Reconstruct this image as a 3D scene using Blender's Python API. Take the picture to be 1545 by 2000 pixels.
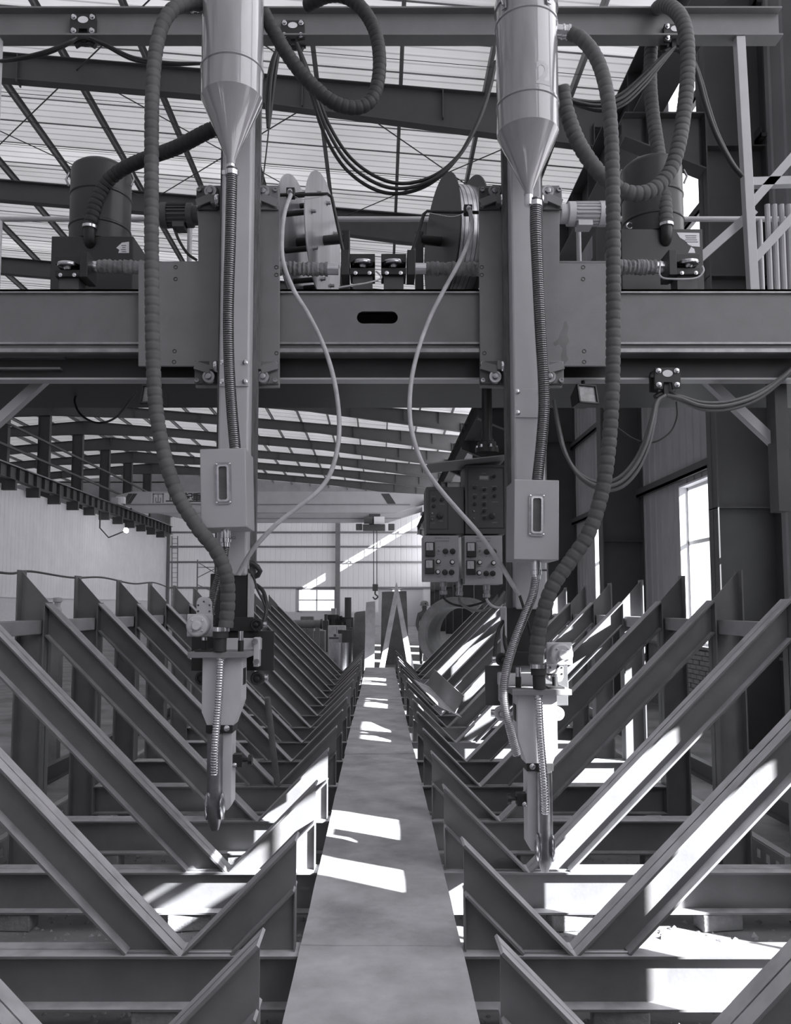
import bpy, math, random
from mathutils import Vector, Matrix
R = math.radians
random.seed(7)
for o in list(bpy.data.objects): bpy.data.objects.remove(o, do_unlink=True)
scene = bpy.context.scene
C = scene.collection

# ------------------------------------------------------------------ camera
F = 1600.0; PX, PY = 742.0, 1058.0; TH = R(4.5); EYE = 1.83
cd = bpy.data.cameras.new('camera'); cam = bpy.data.objects.new('camera', cd); C.objects.link(cam)
cam.location = (0, 0, EYE); cam.rotation_euler = (R(90) + TH, 0, 0)
cd.sensor_fit = 'VERTICAL'; cd.sensor_height = 36.0; cd.sensor_width = 36.0
cd.lens = F / 2000.0 * 36.0
cd.shift_x = (772.5 - PX) / 2000.0; cd.shift_y = (PY - 1000.0) / 2000.0
cd.clip_start = 0.05; cd.clip_end = 400
scene.camera = cam

# ------------------------------------------------------------------ sky, sun, exposure
w = bpy.data.worlds.new('overcast_sky'); scene.world = w; w.use_nodes = True
bg = w.node_tree.nodes['Background']; bg.inputs[0].default_value = (0.985, 0.99, 1.0, 1); bg.inputs[1].default_value = 1.0
SUN_RATIO = 1.6; SUN_TAN = 0.509
sdir = Vector((-SUN_RATIO, 1.0, -SUN_TAN * math.hypot(1, SUN_RATIO))).normalized()
sl = bpy.data.lights.new('sun', 'SUN'); sl.energy = 20.0; sl.angle = R(0.3)
so = bpy.data.objects.new('sun', sl); C.objects.link(so); so.location = (30, -60, 20)
so.rotation_euler = sdir.to_track_quat('-Z', 'Y').to_euler()
vs = scene.view_settings
vs.view_transform = 'Standard'; vs.look = 'None'; vs.gamma = 1.0; vs.use_curve_mapping = False
vs.exposure = 1.15

# ------------------------------------------------------------------ helpers
def Q(px, py, Y):
    """point of the plane Y = const (metres ahead) that stands at a pixel of the 1545x2000 photograph"""
    u, v = (px - PX) / F, -(py - PY) / F
    t = Y / (math.cos(TH) - math.sin(TH) * v)
    return Vector((u * t, Y, EYE + (math.sin(TH) + math.cos(TH) * v) * t))
def yground(py, z):
    v = -(py - PY) / F
    k = (math.sin(TH) + math.cos(TH) * v) / (math.cos(TH) - math.sin(TH) * v)
    return (z - EYE) / k
def sz(p, Y): return p * Y / F

def tint(g): return (g, g * 0.992, g * 1.03, 1.0)
MATS = {}
def mat(name, g, rough=0.55, metal=0.0, var=0.18, scale=6.0, bump=0.0, bscale=60.0, stain=0.0, stretch=None, spec=0.5, coat=0.0, dust=0.0):
    """procedural painted / bare metal, rubber, cement ...: base grey g with mottling and fine relief"""
    if name in MATS: return MATS[name]
    m = bpy.data.materials.new(name); m.use_nodes = True; MATS[name] = m
    nt = m.node_tree; N = nt.nodes; L = nt.links; b = N['Principled BSDF']
    b.inputs['Roughness'].default_value = rough; b.inputs['Metallic'].default_value = metal
    b.inputs['Specular IOR Level'].default_value = spec
    if coat: b.inputs['Coat Weight'].default_value = coat; b.inputs['Coat Roughness'].default_value = 0.06
    tc = N.new('ShaderNodeTexCoord'); mp = N.new('ShaderNodeMapping')
    L.new(tc.outputs['Object'], mp.inputs[0])
    if stretch: mp.inputs['Scale'].default_value = stretch
    no = N.new('ShaderNodeTexNoise'); no.inputs['Scale'].default_value = scale; no.inputs['Detail'].default_value = 6; no.inputs['Roughness'].default_value = 0.6
    L.new(mp.outputs[0], no.inputs['Vector'])
    cr = N.new('ShaderNodeValToRGB')
    cr.color_ramp.elements[0].position = 0.25; cr.color_ramp.elements[1].position = 0.75
    cr.color_ramp.elements[0].color = tint(g * (1 - var)); cr.color_ramp.elements[1].color = tint(min(1, g * (1 + var)))
    L.new(no.outputs['Fac'], cr.inputs[0])
    col = cr.outputs[0]
    if stain:
        n2 = N.new('ShaderNodeTexNoise'); n2.inputs['Scale'].default_value = scale * 0.35; n2.inputs['Detail'].default_value = 8; n2.inputs['Roughness'].default_value = 0.7
        L.new(mp.outputs[0], n2.inputs['Vector'])
        c2 = N.new('ShaderNodeValToRGB'); c2.color_ramp.elements[0].position = 0.55; c2.color_ramp.elements[1].position = 0.72
        c2.color_ramp.elements[0].color = (0, 0, 0, 1); c2.color_ramp.elements[1].color = (stain, stain, stain, 1)
        L.new(n2.outputs['Fac'], c2.inputs[0])
        mx = N.new('ShaderNodeMixRGB'); mx.inputs[2].default_value = tint(g * 0.35)
        L.new(c2.outputs[0], mx.inputs[0]); L.new(col, mx.inputs[1]); col = mx.outputs[0]
    if dust:
        # pale dust lying on faces that look up
        ge = N.new('ShaderNodeNewGeometry'); sx = N.new('ShaderNodeSeparateXYZ'); L.new(ge.outputs['True Normal'], sx.inputs[0])
        n4 = N.new('ShaderNodeTexNoise'); n4.inputs['Scale'].default_value = 9; n4.inputs['Detail'].default_value = 6; L.new(mp.outputs[0], n4.inputs['Vector'])
        r1 = N.new('ShaderNodeMapRange'); r1.inputs[1].default_value = 0.45; r1.inputs[2].default_value = 0.8; r1.inputs[3].default_value = 0.0; r1.inputs[4].default_value = 1.0; L.new(sx.outputs[2], r1.inputs[0])
        r2 = N.new('ShaderNodeMapRange'); r2.inputs[1].default_value = 0.3; r2.inputs[2].default_value = 0.6; r2.inputs[3].default_value = 0.55; r2.inputs[4].default_value = 1.0; L.new(n4.outputs['Fac'], r2.inputs[0])
        mm = N.new('ShaderNodeMath'); mm.operation = 'MULTIPLY'; L.new(r1.outputs[0], mm.inputs[0]); L.new(r2.outputs[0], mm.inputs[1])
        m4 = N.new('ShaderNodeMixRGB'); m4.inputs[2].default_value = tint(dust); L.new(mm.outputs[0], m4.inputs[0]); L.new(col, m4.inputs[1]); col = m4.outputs[0]
    L.new(col, b.inputs['Base Color'])
    if bump:
        n3 = N.new('ShaderNodeTexNoise'); n3.inputs['Scale'].default_value = bscale; n3.inputs['Detail'].default_value = 4
        L.new(mp.outputs[0], n3.inputs['Vector'])
        bp = N.new('ShaderNodeBump'); bp.inputs['Strength'].default_value = bump; bp.inputs['Distance'].default_value = 0.02
        L.new(n3.outputs['Fac'], bp.inputs['Height']); L.new(bp.outputs[0], b.inputs['Normal'])
    return m
def glass_mat(name):
    m = bpy.data.materials.new(name); m.use_nodes = True; nt = m.node_tree; N = nt.nodes; L = nt.links
    N.remove(N['Principled BSDF'])
    t = N.new('ShaderNodeBsdfTransparent'); t.inputs[0].default_value = (0.93, 0.94, 0.95, 1)
    g = N.new('ShaderNodeBsdfGlossy'); g.inputs['Roughness'].default_value = 0.05
    mx = N.new('ShaderNodeMixShader'); mx.inputs[0].default_value = 0.06
    L.new(t.outputs[0], mx.inputs[1]); L.new(g.outputs[0], mx.inputs[2]); L.new(mx.outputs[0], N['Material Output'].inputs[0])
    return m
def sheet_mat(name, trans, diff):
    """fibreglass roof sheet: lets daylight through, scatters the light of the hall"""
    m = bpy.data.materials.new(name); m.use_nodes = True; nt = m.node_tree; N = nt.nodes; L = nt.links
    N.remove(N['Principled BSDF'])
    tc = N.new('ShaderNodeTexCoord'); no = N.new('ShaderNodeTexNoise'); no.inputs['Scale'].default_value = 0.7; no.inputs['Detail'].default_value = 5
    L.new(tc.outputs['Object'], no.inputs['Vector'])
    cr = N.new('ShaderNodeValToRGB'); cr.color_ramp.elements[0].position = 0.3; cr.color_ramp.elements[1].position = 0.7
    cr.color_ramp.elements[0].color = tint(trans * 0.82); cr.color_ramp.elements[1].color = tint(trans)
    L.new(no.outputs['Fac'], cr.inputs[0])
    t = N.new('ShaderNodeBsdfTranslucent'); L.new(cr.outputs[0], t.inputs[0])
    d = N.new('ShaderNodeBsdfDiffuse'); d.inputs[0].default_value = tint(diff)
    ad = N.new('ShaderNodeAddShader'); L.new(t.outputs[0], ad.inputs[0]); L.new(d.outputs[0], ad.inputs[1])
    L.new(ad.outputs[0], N['Material Output'].inputs[0])
    return m

WLOC = {}
class MB:
    def __init__(s): s.v = []; s.f = []; s.cuts = []
    def cut(s):
        """the pieces added so far end here: build() makes each its own object"""
        s.cuts.append((len(s.v), len(s.f))); return s
    def add(s, vs, fs):
        n = len(s.v); s.v += [Vector(a) for a in vs]; s.f += [tuple(i + n for i in f) for f in fs]; return s
    def box(s, a, b):
        x0, y0, z0 = a; x1, y1, z1 = b
        if x0 > x1: x0, x1 = x1, x0
        if y0 > y1: y0, y1 = y1, y0
        if z0 > z1: z0, z1 = z1, z0
        return s.add([(x0,y0,z0),(x1,y0,z0),(x1,y1,z0),(x0,y1,z0),(x0,y0,z1),(x1,y0,z1),(x1,y1,z1),(x0,y1,z1)],
                     [(0,3,2,1),(4,5,6,7),(0,1,5,4),(1,2,6,5),(2,3,7,6),(3,0,4,7)])
    def cbox(s, c, d, M=None):
        """box of size d about c, turned by the 3x3 matrix M"""
        n = len(s.v); c = Vector(c); h = [i / 2 for i in d]
        s.box((-h[0],-h[1],-h[2]), (h[0],h[1],h[2]))
        for i in range(n, len(s.v)): s.v[i] = c + ((M @ s.v[i]) if M else s.v[i])
        return s
    def prism(s, poly, y0, y1):
        """polygon of (x, z) points pushed along Y"""
        n = len(poly); a = sum(poly[i][0]*poly[(i+1)%n][1]-poly[(i+1)%n][0]*poly[i][1] for i in range(n))
        if a < 0: poly = poly[::-1]
        vs = [(x, y0, z) for x, z in poly] + [(x, y1, z) for x, z in poly]
        fs = [tuple(range(n)), tuple(range(2*n-1, n-1, -1))] + [((i+1)%n, i, n+i, n+(i+1)%n) for i in range(n)]
        return s.add(vs, fs)
    def cyl(s, p0, p1, r0, r1=None, n=16, cap=True):
        return s.tube([p0, p1], [r0, r0 if r1 is None else r1], n, cap)
    def bar(s, p0, p1, w, h, up=(0, 0, 1)):
        p0, p1 = Vector(p0), Vector(p1); d = (p1 - p0); L = d.length; d.normalize()
        x = d.cross(Vector(up))
        if x.length < 1e-5: x = d.cross(Vector((1, 0, 0)))
        x.normalize(); z = x.cross(d)
        M = Matrix((x, d, z)).transposed()
        return s.cbox((p0 + p1) / 2, (w, L, h), M)
    def angle(s, p0, p1, w, t, up=(0, 0, 1)):
        """steel angle section"""
        p0, p1 = Vector(p0), Vector(p1); d = (p1 - p0).normalized(); x = d.cross(Vector(up)).normalized(); z = x.cross(d)
        s.bar(p0 + x * w / 2, p1 + x * w / 2, w, t, up)
        return s.bar(p0 + z * w / 2 + x*t/2, p1 + z * w / 2 + x*t/2, t, w, up)
    def tube(s, path, r, n=10, cap=True):
        path = [Vector(p) for p in path]; m = len(path)
        rs = r if isinstance(r, (list, tuple)) else [r] * m
        base = len(s.v); nx = None; fs = []
        for i, p in enumerate(path):
            d = (path[min(i+1, m-1)] - path[max(i-1, 0)])
            if d.length < 1e-9: d = Vector((0, 0, 1))
            d.normalize()
            if nx is None:
                nx = d.cross(Vector((0, 1, 0)))
                if nx.length < 0.05: nx = d.cross(Vector((1, 0, 0)))
            nx = (nx - d * nx.dot(d)).normalized(); ny = d.cross(nx)
            for k in range(n):
                a = 2 * math.pi * k / n
                s.v.append(p + (nx * math.cos(a) + ny * math.sin(a)) * rs[i])
        for i in range(m - 1):
            for k in range(n):
                a, b2 = base + i*n + k, base + i*n + (k+1) % n
                fs.append((a, b2, b2 + n, a + n))
        if cap:
            fs.append(tuple(base + k for k in range(n-1, -1, -1))); fs.append(tuple(base + (m-1)*n + k for k in range(n)))
        s.f += fs; return s
    def lathe(s, prof, o, axis=(0, 0, 1), n=32):
        """profile of (radius, height) turned about an axis"""
        o = Vector(o); ax = Vector(axis).normalized()
        e = Vector((0, 1, 0)) if abs(ax.y) < 0.9 else Vector((1, 0, 0))
        x = ax.cross(e).normalized(); y = ax.cross(x); base = len(s.v); m = len(prof)
        for r, h in prof:
            for k in range(n):
                a = 2*math.pi*k/n
                s.v.append(o + ax*h + (x*math.cos(a) + y*math.sin(a)) * max(r, 1e-4))
        for i in range(m-1):
            for k in range(n):
                a, b2 = base+i*n+k, base+i*n+(k+1)%n
                s.f.append((a, b2, b2+n, a+n))
        s.f.append(tuple(base+k for k in range(n-1,-1,-1))); s.f.append(tuple(base+(m-1)*n+k for k in range(n)))
        return s
    def bolt(s, c, ax, r, h):
        """hexagon head with a washer"""
        c = Vector(c); a = Vector(ax).normalized()
        s.lathe([(r*1.35, 0), (r*1.35, h*0.2), (r*1.3, h*0.22)], c, a, 14)
        return s.lathe([(r, h*0.2), (r, h*0.95), (r*0.8, h)], c, a, 6)
    def build(s, name, m, parent=None, base=None, smooth=40, bevel=0.0, kind=None, label=None):
        if s.cuts:
            first = None; a = (0, 0)
            for c in s.cuts:
                if c[0] > a[0]:
                    p = MB(); p.v = s.v[a[0]:c[0]]; p.f = [tuple(i-a[0] for i in f) for f in s.f[a[1]:c[1]]]
                    ob = p.build(name, m, parent, base, smooth, bevel, kind, label); first = first or ob
                a = c
            return first
        me = bpy.data.meshes.new(name)
        if parent is not None: o0 = WLOC[parent.name]
        elif base is not None: o0 = Vector(base)
        else:
            xs = [p.x for p in s.v]; ys = [p.y for p in s.v]
            o0 = Vector(((min(xs)+max(xs))/2, (min(ys)+max(ys))/2, min(p.z for p in s.v)))
        me.from_pydata([tuple(p - o0) for p in s.v], [], s.f)
        import bmesh
        bm = bmesh.new(); bm.from_mesh(me); bmesh.ops.recalc_face_normals(bm, faces=bm.faces); bm.to_mesh(me); bm.free()
        if smooth:
            me.polygons.foreach_set('use_smooth', [True]*len(me.polygons)); me.set_sharp_from_angle(angle=R(smooth))
        me.materials.append(m)
        ob = bpy.data.objects.new(name, me); C.objects.link(ob)
        if parent is not None: ob.parent = parent
        else: ob.location = o0
        WLOC[ob.name] = o0.copy()
        if bevel:
            md = ob.modifiers.new('bevel', 'BEVEL'); md.width = bevel; md.segments = 2; md.limit_method = 'ANGLE'; md.angle_limit = R(40)
        if kind: ob['kind'] = kind
        if label: ob['label'] = label
        return ob
def tag(o, label, cat, group=None):
    o['label'] = label; o['category'] = cat
    if group: o['group'] = group
    return o
def thing(name, loc, label, cat, group=None):
    o = bpy.data.objects.new(name, None); C.objects.link(o); o.location = loc; o.empty_display_size = 0.1
    WLOC[o.name] = Vector(loc); return tag(o, label, cat, group)
def struct(o): o['kind'] = 'structure'; return o
def dup(o, parent=None, loc=None):
    c = o.copy(); C.objects.link(c); c.parent = parent
    if loc is not None: c.location = loc
    WLOC[c.name] = Vector(loc) if loc is not None else (WLOC[parent.name] if parent else WLOC[o.name])
    for ch in list(o.children): dup(ch, c)
    return c
def spline(pts, step=0.01):
    """Catmull-Rom through the points, resampled evenly"""
    P = [Vector(p) for p in pts]; P = [P[0]*2 - P[1]] + P + [P[-1]*2 - P[-2]]; out = []
    for i in range(1, len(P)-2):
        p0, p1, p2, p3 = P[i-1:i+3]
        for k in range(24):
            t = k/24
            out.append(0.5*((2*p1) + (p2-p0)*t + (2*p0-5*p1+4*p2-p3)*t*t + (3*p1-p0-3*p2+p3)*t**3))
    out.append(P[-2])
    res = [out[0]]; acc = 0
    for a, b in zip(out, out[1:]):
        d = (b-a).length
        while acc + d >= step:
            a = a + (b-a) * ((step-acc)/d); d = (b-a).length; acc = 0; res.append(a.copy())
        acc += d
    res.append(out[-1]); return res
def text_mesh(body, size, depth=0.001, bold=0.0, fine=False):
    cu = bpy.data.curves.new('lettering', 'FONT'); cu.body = body; cu.size = size; cu.extrude = depth; cu.align_x = 'CENTER'; cu.align_y = 'CENTER'
    cu.resolution_u = 3; cu.offset = bold
    ob = bpy.data.objects.new('lettering', cu); C.objects.link(ob)
    dg = bpy.context.evaluated_depsgraph_get(); me = bpy.data.meshes.new_from_object(ob.evaluated_get(dg))
    if fine:
        import bmesh
        bm = bmesh.new(); bm.from_mesh(me); bmesh.ops.triangulate(bm, faces=bm.faces[:])
        for _ in range(2): bmesh.ops.subdivide_edges(bm, edges=[e for e in bm.edges if e.calc_length() > size*0.06], cuts=2, use_grid_fill=True); bmesh.ops.triangulate(bm, faces=bm.faces[:])
        bm.to_mesh(me); bm.free()
    vs = [v.co.copy() for v in me.vertices]; fs = [tuple(p.vertices) for p in me.polygons]
    bpy.data.objects.remove(ob, do_unlink=True); bpy.data.meshes.remove(me)
    return vs, fs
ORD = ['nearest', 'second', 'third', 'fourth', 'fifth', 'sixth', 'seventh', 'eighth', 'ninth', 'tenth', 'eleventh', 'twelfth',
       'thirteenth', 'fourteenth', 'fifteenth', 'sixteenth', 'seventeenth', 'eighteenth']

# ------------------------------------------------------------------ materials
M_FLOOR = mat('dusty_concrete', 0.22, 0.9, var=0.45, scale=1.3, bump=0.5, bscale=9, stain=0.5)
M_STEEL = mat('primed_steel', 0.175, 0.5, var=0.16, scale=4, bump=0.04, stain=0.25, dust=0.58)
M_STEEL_D = mat('dark_painted_steel', 0.08, 0.5, var=0.15, scale=5, bump=0.03)
M_RAFTER = mat('rafter_paint', 0.08, 0.6, var=0.1, scale=2)
M_PURLIN = mat('galvanised_purlin', 0.20, 0.6, var=0.12, scale=3)
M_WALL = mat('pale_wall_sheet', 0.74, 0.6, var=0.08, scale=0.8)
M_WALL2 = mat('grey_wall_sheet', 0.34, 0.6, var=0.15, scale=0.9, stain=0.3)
M_COL = mat('column_paint', 0.065, 0.55, var=0.15, scale=2)
M_PLANK = mat('worn_walkway_plate', 0.46, 0.62, var=0.32, scale=3.5, bump=0.1, bscale=30, stain=0.55)
M_BRICK = mat('old_brick', 0.24, 0.9, var=0.3, scale=8, bump=0.4, bscale=50)
M_BACK = sheet_mat('back_wall_sheet', 0.08, 0.55)
M_GLASS = glass_mat('window_glass')
M_ROOF = sheet_mat('roof_sheet', 0.055, 0.35)
M_SKY = sheet_mat('skylight_sheet', 0.075, 0.2)

# ------------------------------------------------------------------ the hall
XR, XL, YB, YF = 5.2, -20.0, 77.0, -24.0
RIDGE = -20.0; XW = -40.0; SLOPE = 0.0876; Z0 = 12.8
def roofz(x): return Z0 - SLOPE * x if x > RIDGE else Z0 - SLOPE * RIDGE - SLOPE * (RIDGE - x)
struct(MB().box((XW-0.3, YF, -0.15), (XR+0.3, YB, 0)).build('floor', M_FLOOR, base=(0, 0, 0)))
BAY = 5.5; COLY = [-19.6, -14.1, -8.6, -2.6, 4.0] + [10.7 + BAY*i for i in range(0, 12)]; RAFY = [10.7 + BAY*i for i in range(-6, 12)]

# roof: panels of ribbed sheet, purlins, rafters
ceil_ = struct(MB().box((RIDGE-0.25, YF, roofz(RIDGE)+0.16), (RIDGE+0.25, YB, roofz(RIDGE)+0.2)).build('ceiling', M_ROOF, base=(0, 0, 0)))
def roof_panel(x0, x1, wd):
    mb = MB(); ys = []; nr = 4
    for k in range(nr):
        a = k * wd / nr
        ys += [(a, 0), (a + wd/nr*0.62, 0), (a + wd/nr*0.72, 0.014), (a + wd/nr*0.90, 0.014)]
    ys.append((wd + 0.05, 0.0))
    vs = []
    for y, h in ys: vs += [(x0, y, roofz(x0) + h), (x1, y, roofz(x1) + h)]
    fs = [(2*i, 2*i+1, 2*i+3, 2*i+2) for i in range(len(ys)-1)]
    mb.add(vs, fs)
    return mb
proto = {}
WD = 1.0; ny = int((YB - YF) / WD)
for side, (a, b) in enumerate([(XW-0.3, RIDGE), (RIDGE, XR+0.3)]):
    for sky in (0, 1):
        o = roof_panel(a, b, WD).build('roof_panel', M_SKY if sky else M_ROOF, parent=ceil_, smooth=0)
        proto[(side, sky)] = o
used = set()
for side in (0, 1):
    for i in range(ny):
        sky = 1 if i % 6 in (2,) else 0
        p = proto[(side, sky)]
        o = p if (side, sky) not in used else p.copy()
        if (side, sky) in used: C.objects.link(o)
        used.add((side, sky))
        o.location = (0, YF + i*WD, 0.006 * (i % 2)); o.parent = ceil_
mb0 = None
for k in range(25):
    x = XW + 1.9 + k * 1.75
    z = roofz(x) - 0.01
    mb = MB(); mb.box((x-0.004, YF, z-0.2), (x+0.004, YB, z)); mb.box((x, YF, z-0.008), (x+0.07, YB, z)); mb.box((x, YF, z-0.2), (x+0.07, YB, z-0.192))
    mb.build('purlin', M_PURLIN, ceil_, smooth=0)
def rafter_mb(Y):
    mb = MB(); d0, d1 = 0.9, 0.55; g = 0.22
    for (xa, xb, da, db) in [(XW, RIDGE-6, d0, d1), (RIDGE-6, RIDGE, d1, d0), (RIDGE, RIDGE+6, d0, d1), (RIDGE+6, XR-9, d1, d1), (XR-9, XR, d1, d0+0.1)]:
        za, zb = roofz(xa)-g, roofz(xb)-g
        mb.prism([(xa, za), (xb, zb), (xb, zb-db), (xa, za-da)], Y-0.006, Y+0.006)
        mb.prism([(xa, za), (xb, zb), (xb, zb-0.018), (xa, za-0.018)], Y-0.11, Y+0.11)
        mb.prism([(xa, za-da), (xb, zb-db), (xb, zb-db-0.018), (xa, za-da-0.018)], Y-0.11, Y+0.11)
    for x in (-28, RIDGE, -15, -11, -7.5, -4.6, -1.6, 1.3, 3.2):
        z = roofz(x)-g; mb.box((x-0.012, Y-0.11, z-0.62), (x+0.012, Y+0.11, z))
    return mb
raf0 = rafter_mb(0).build('rafter', M_RAFTER, ceil_, smooth=0)
for i, y in enumerate(RAFY):
    o = raf0 if i == 0 else raf0.copy()
    if i: C.objects.link(o); o.parent = ceil_
    o.location = (0, y, 0)
# wind bracing rods in the roof plane
for (xa, ya, xb, yb) in [(-6.3, 16.2, -1.0, 21.7), (-1.0, 16.2, -6.3, 21.7), (-1.0, 16.2, 4.3, 21.7), (4.3, 16.2, -1.0, 21.7), (-6.3, 10.7, -1.0, 16.2), (-1.0, 10.7, -6.3, 16.2), (-11.6, 16.2, -6.3, 21.7), (-6.3, 16.2, -11.6, 21.7)]:
    MB().tube([(xa, ya, roofz(xa)-0.42), (xb, yb, roofz(xb)-0.42)], 0.014, 6).build('bracing_rod', M_RAFTER, ceil_)
# thin wires that hold the roof lining, one per sheet joint, near bays only
for i in range(22):
    y = 10.9 + i * 1.1
    MB().tube([(XL+3, y, roofz(XL+3)-0.23), (XR, y, roofz(XR)-0.23)], 0.008, 4).build('lining_wire', M_RAFTER, ceil_)

# right wall: sheet with window openings (y0, y1, z0, z1)
WIN_R = [(12.2, 14.1, 1.15, 3.9), (17.9, 19.7, 1.15, 3.9), (23.4, 25.2, 1.15, 3.9), (28.9, 30.7, 1.15, 3.9), (34.4, 36.2, 1.15, 3.9),
         (0.70, 1.18, 3.75, 4.2), (1.18, 1.58, 1.6, 4.2), (1.58, 1.72, 1.6, 3.2), (1.72, 2.67, 1.6, 4.2), (5.9, 7.4, 1.5, 3.7), (8.9, 10.1, 1.5, 3.7),  # unseen near openings, cut to shape the sun patches on frames and walkway
         (69.0, 76.5, 10.4, 11.3)]
WIN_R.sort()
wr = MB().box((XR+0.02, YF, 0), (XR+0.2, YF+0.5, 1.0)).build('wall_right', M_WALL2, base=(0, 0, 0)); struct(wr)
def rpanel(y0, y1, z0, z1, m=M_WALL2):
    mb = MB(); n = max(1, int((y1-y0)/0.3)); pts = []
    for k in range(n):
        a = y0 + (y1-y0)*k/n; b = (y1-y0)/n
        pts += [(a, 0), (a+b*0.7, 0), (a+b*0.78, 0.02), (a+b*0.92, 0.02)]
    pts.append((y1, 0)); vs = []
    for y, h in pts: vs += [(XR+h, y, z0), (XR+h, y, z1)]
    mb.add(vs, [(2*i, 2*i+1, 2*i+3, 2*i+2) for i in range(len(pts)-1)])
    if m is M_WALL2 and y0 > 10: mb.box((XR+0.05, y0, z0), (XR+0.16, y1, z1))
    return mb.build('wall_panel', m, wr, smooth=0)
M_DAY = sheet_mat('daylight_wall_sheet', 0.24, 0.35); M_DAY2 = sheet_mat('far_fill_sheet', 0.36, 0.3)  # second, stronger sheet added to brighten the far walls
def wpiece(y0, y1, z0, z1):
    """opaque sheet below 4.4 m, translucent sheet added above it in the end bays to light the hall"""
    if (y1 <= 8.1 or y0 >= 40) and z1 > 4.4:
        if z0 < 4.4: rpanel(y0, y1, z0, 4.4)
        rpanel(y0, y1, max(z0, 4.4), z1, M_DAY2 if y0 >= 40 else M_DAY)
    elif 12 < y0 < 14 and y1 < 15:
        rpanel(y0, y1, z0, 6.9); rpanel(y0, y1, 6.9, z1, M_DAY)
    else: rpanel(y0, y1, z0, z1)
ys = YF; ZT = 12.3
for (a, b, z0, z1) in WIN_R:
    for cut_ in (8.0, 41.0):
        if ys < cut_ < a: wpiece(ys, cut_, 1.15, ZT); ys = cut_
    if a > ys: 
        n = max(1, round((a-ys)/2.75))
        for k in range(n): wpiece(ys+(a-ys)*k/n, ys+(a-ys)*(k+1)/n, 1.15, ZT)
    wpiece(a, b, z1, ZT)
    if z0 > 1.2: wpiece(a, b, 1.15, z0)
    ys = b
wpiece(ys, YB, 1.15, ZT)
MB().box((XR+0.03, YF, 0), (XR+0.22, YB, 1.13)).build('dado', mat('mortar', 0.2, 0.9, bump=0.3), wr)
MB().box((XR-0.03, YF, 1.13), (XR+0.25, YB, 1.17)).build('sill_course', mat('mortar', 0.2), wr)
# bricks of the dado where they can be told apart
br = None
for row in range(14):
    for k in range(13):
        y = 11.2 + k*0.262 + (0.13 if row % 2 else 0); z = 0.01 + row*0.079
        if br is None:
            br = MB().box((XR-0.012, 0, 0), (XR+0.05, 0.245, 0.068)).build('brick', M_BRICK, wr, smooth=0); o = br
        else: o = br.copy(); C.objects.link(o); o.parent = wr
        o.location = (random.uniform(-0.006, 0.004), y, z)
M_WFRAME = mat('window_frame_paint', 0.6, 0.5, var=0.05)
M_REVEAL = mat('window_reveal', 0.75, 0.7, var=0.05)
for i, (a, b, z0, z1) in enumerate(WIN_R):
    wn = MB(); D = 0.2 if a > 11 else 0.04
    jw = 0.03 if a > 3 else 0.004
    wn.box((XR-0.02, a, z0), (XR+D, a+jw, z1)).box((XR-0.02, b-jw, z0), (XR+D, b, z1)).box((XR-0.02, a, z1-0.03), (XR+D, b, z1)).box((XR-0.02, a, z0), (XR+D, b, z0+0.03))
    wo = struct(wn.build('window_%d' % (i+1), M_REVEAL, base=(XR, a, z0)))
    fr = MB(); nm = max(2, round((b-a)/0.95)) if a > 11 else 1; fo = 0.12 if a > 11 else 0.0
    for k in range(nm+1 if a > 11 else 0):
        y = a + 0.03 + (b-a-0.06)*k/nm; fr.box((XR+fo, y-0.025, z0), (XR+fo+0.04, y+0.025, z1))
    zt = z0 + (z1-z0)*0.64
    fr.box((XR+fo, a, z0+0.03), (XR+fo+0.04, b, z0+0.08)).box((XR+fo, a, z1-0.08), (XR+fo+0.04, b, z1-0.03)).box((XR+fo, a, zt-0.03), (XR+fo+0.04, b, zt+0.03))
    fr.build('window_frame', M_WFRAME, wo, smooth=0)
    for k in range(nm):
        ya = a + 0.03 + (b-a-0.06)*k/nm; yb = a + 0.03 + (b-a-0.06)*(k+1)/nm
        for (za, zb) in ((z0+0.08, zt-0.03), (zt+0.03, z1-0.08)):
            MB().box((XR+fo+0.018, ya+0.025, za), (XR+fo+0.022, yb-0.025, zb)).build('pane', M_GLASS, wo, smooth=0)
# columns on the right wall, girts
for i, y in enumerate(COLY):
    mb = MB(); x0 = 4.38
    mb.box((x0, y-0.006, 0), (XR, y+0.006, 11.7)); mb.box((x0, y-0.15, 0), (x0+0.018, y+0.15, 11.7)); mb.box((XR-0.02, y-0.15, 0), (XR-0.002, y+0.15, 11.7))
    for z in (3.1, 6.2, 8.0): mb.box((x0, y-0.14, z), (XR, y+0.14, z+0.014))
    mb.build('column', M_COL, wr, smooth=0)
for z in (3.98, 6.0, 8.1, 10.0):
    MB().box((XR-0.1, 10.5, z), (XR-0.02, YB, z+0.05)).box((XR-0.1, 10.5, z), (XR-0.09, YB, z+0.16)).build('girt', M_COL, wr, smooth=0)
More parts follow.
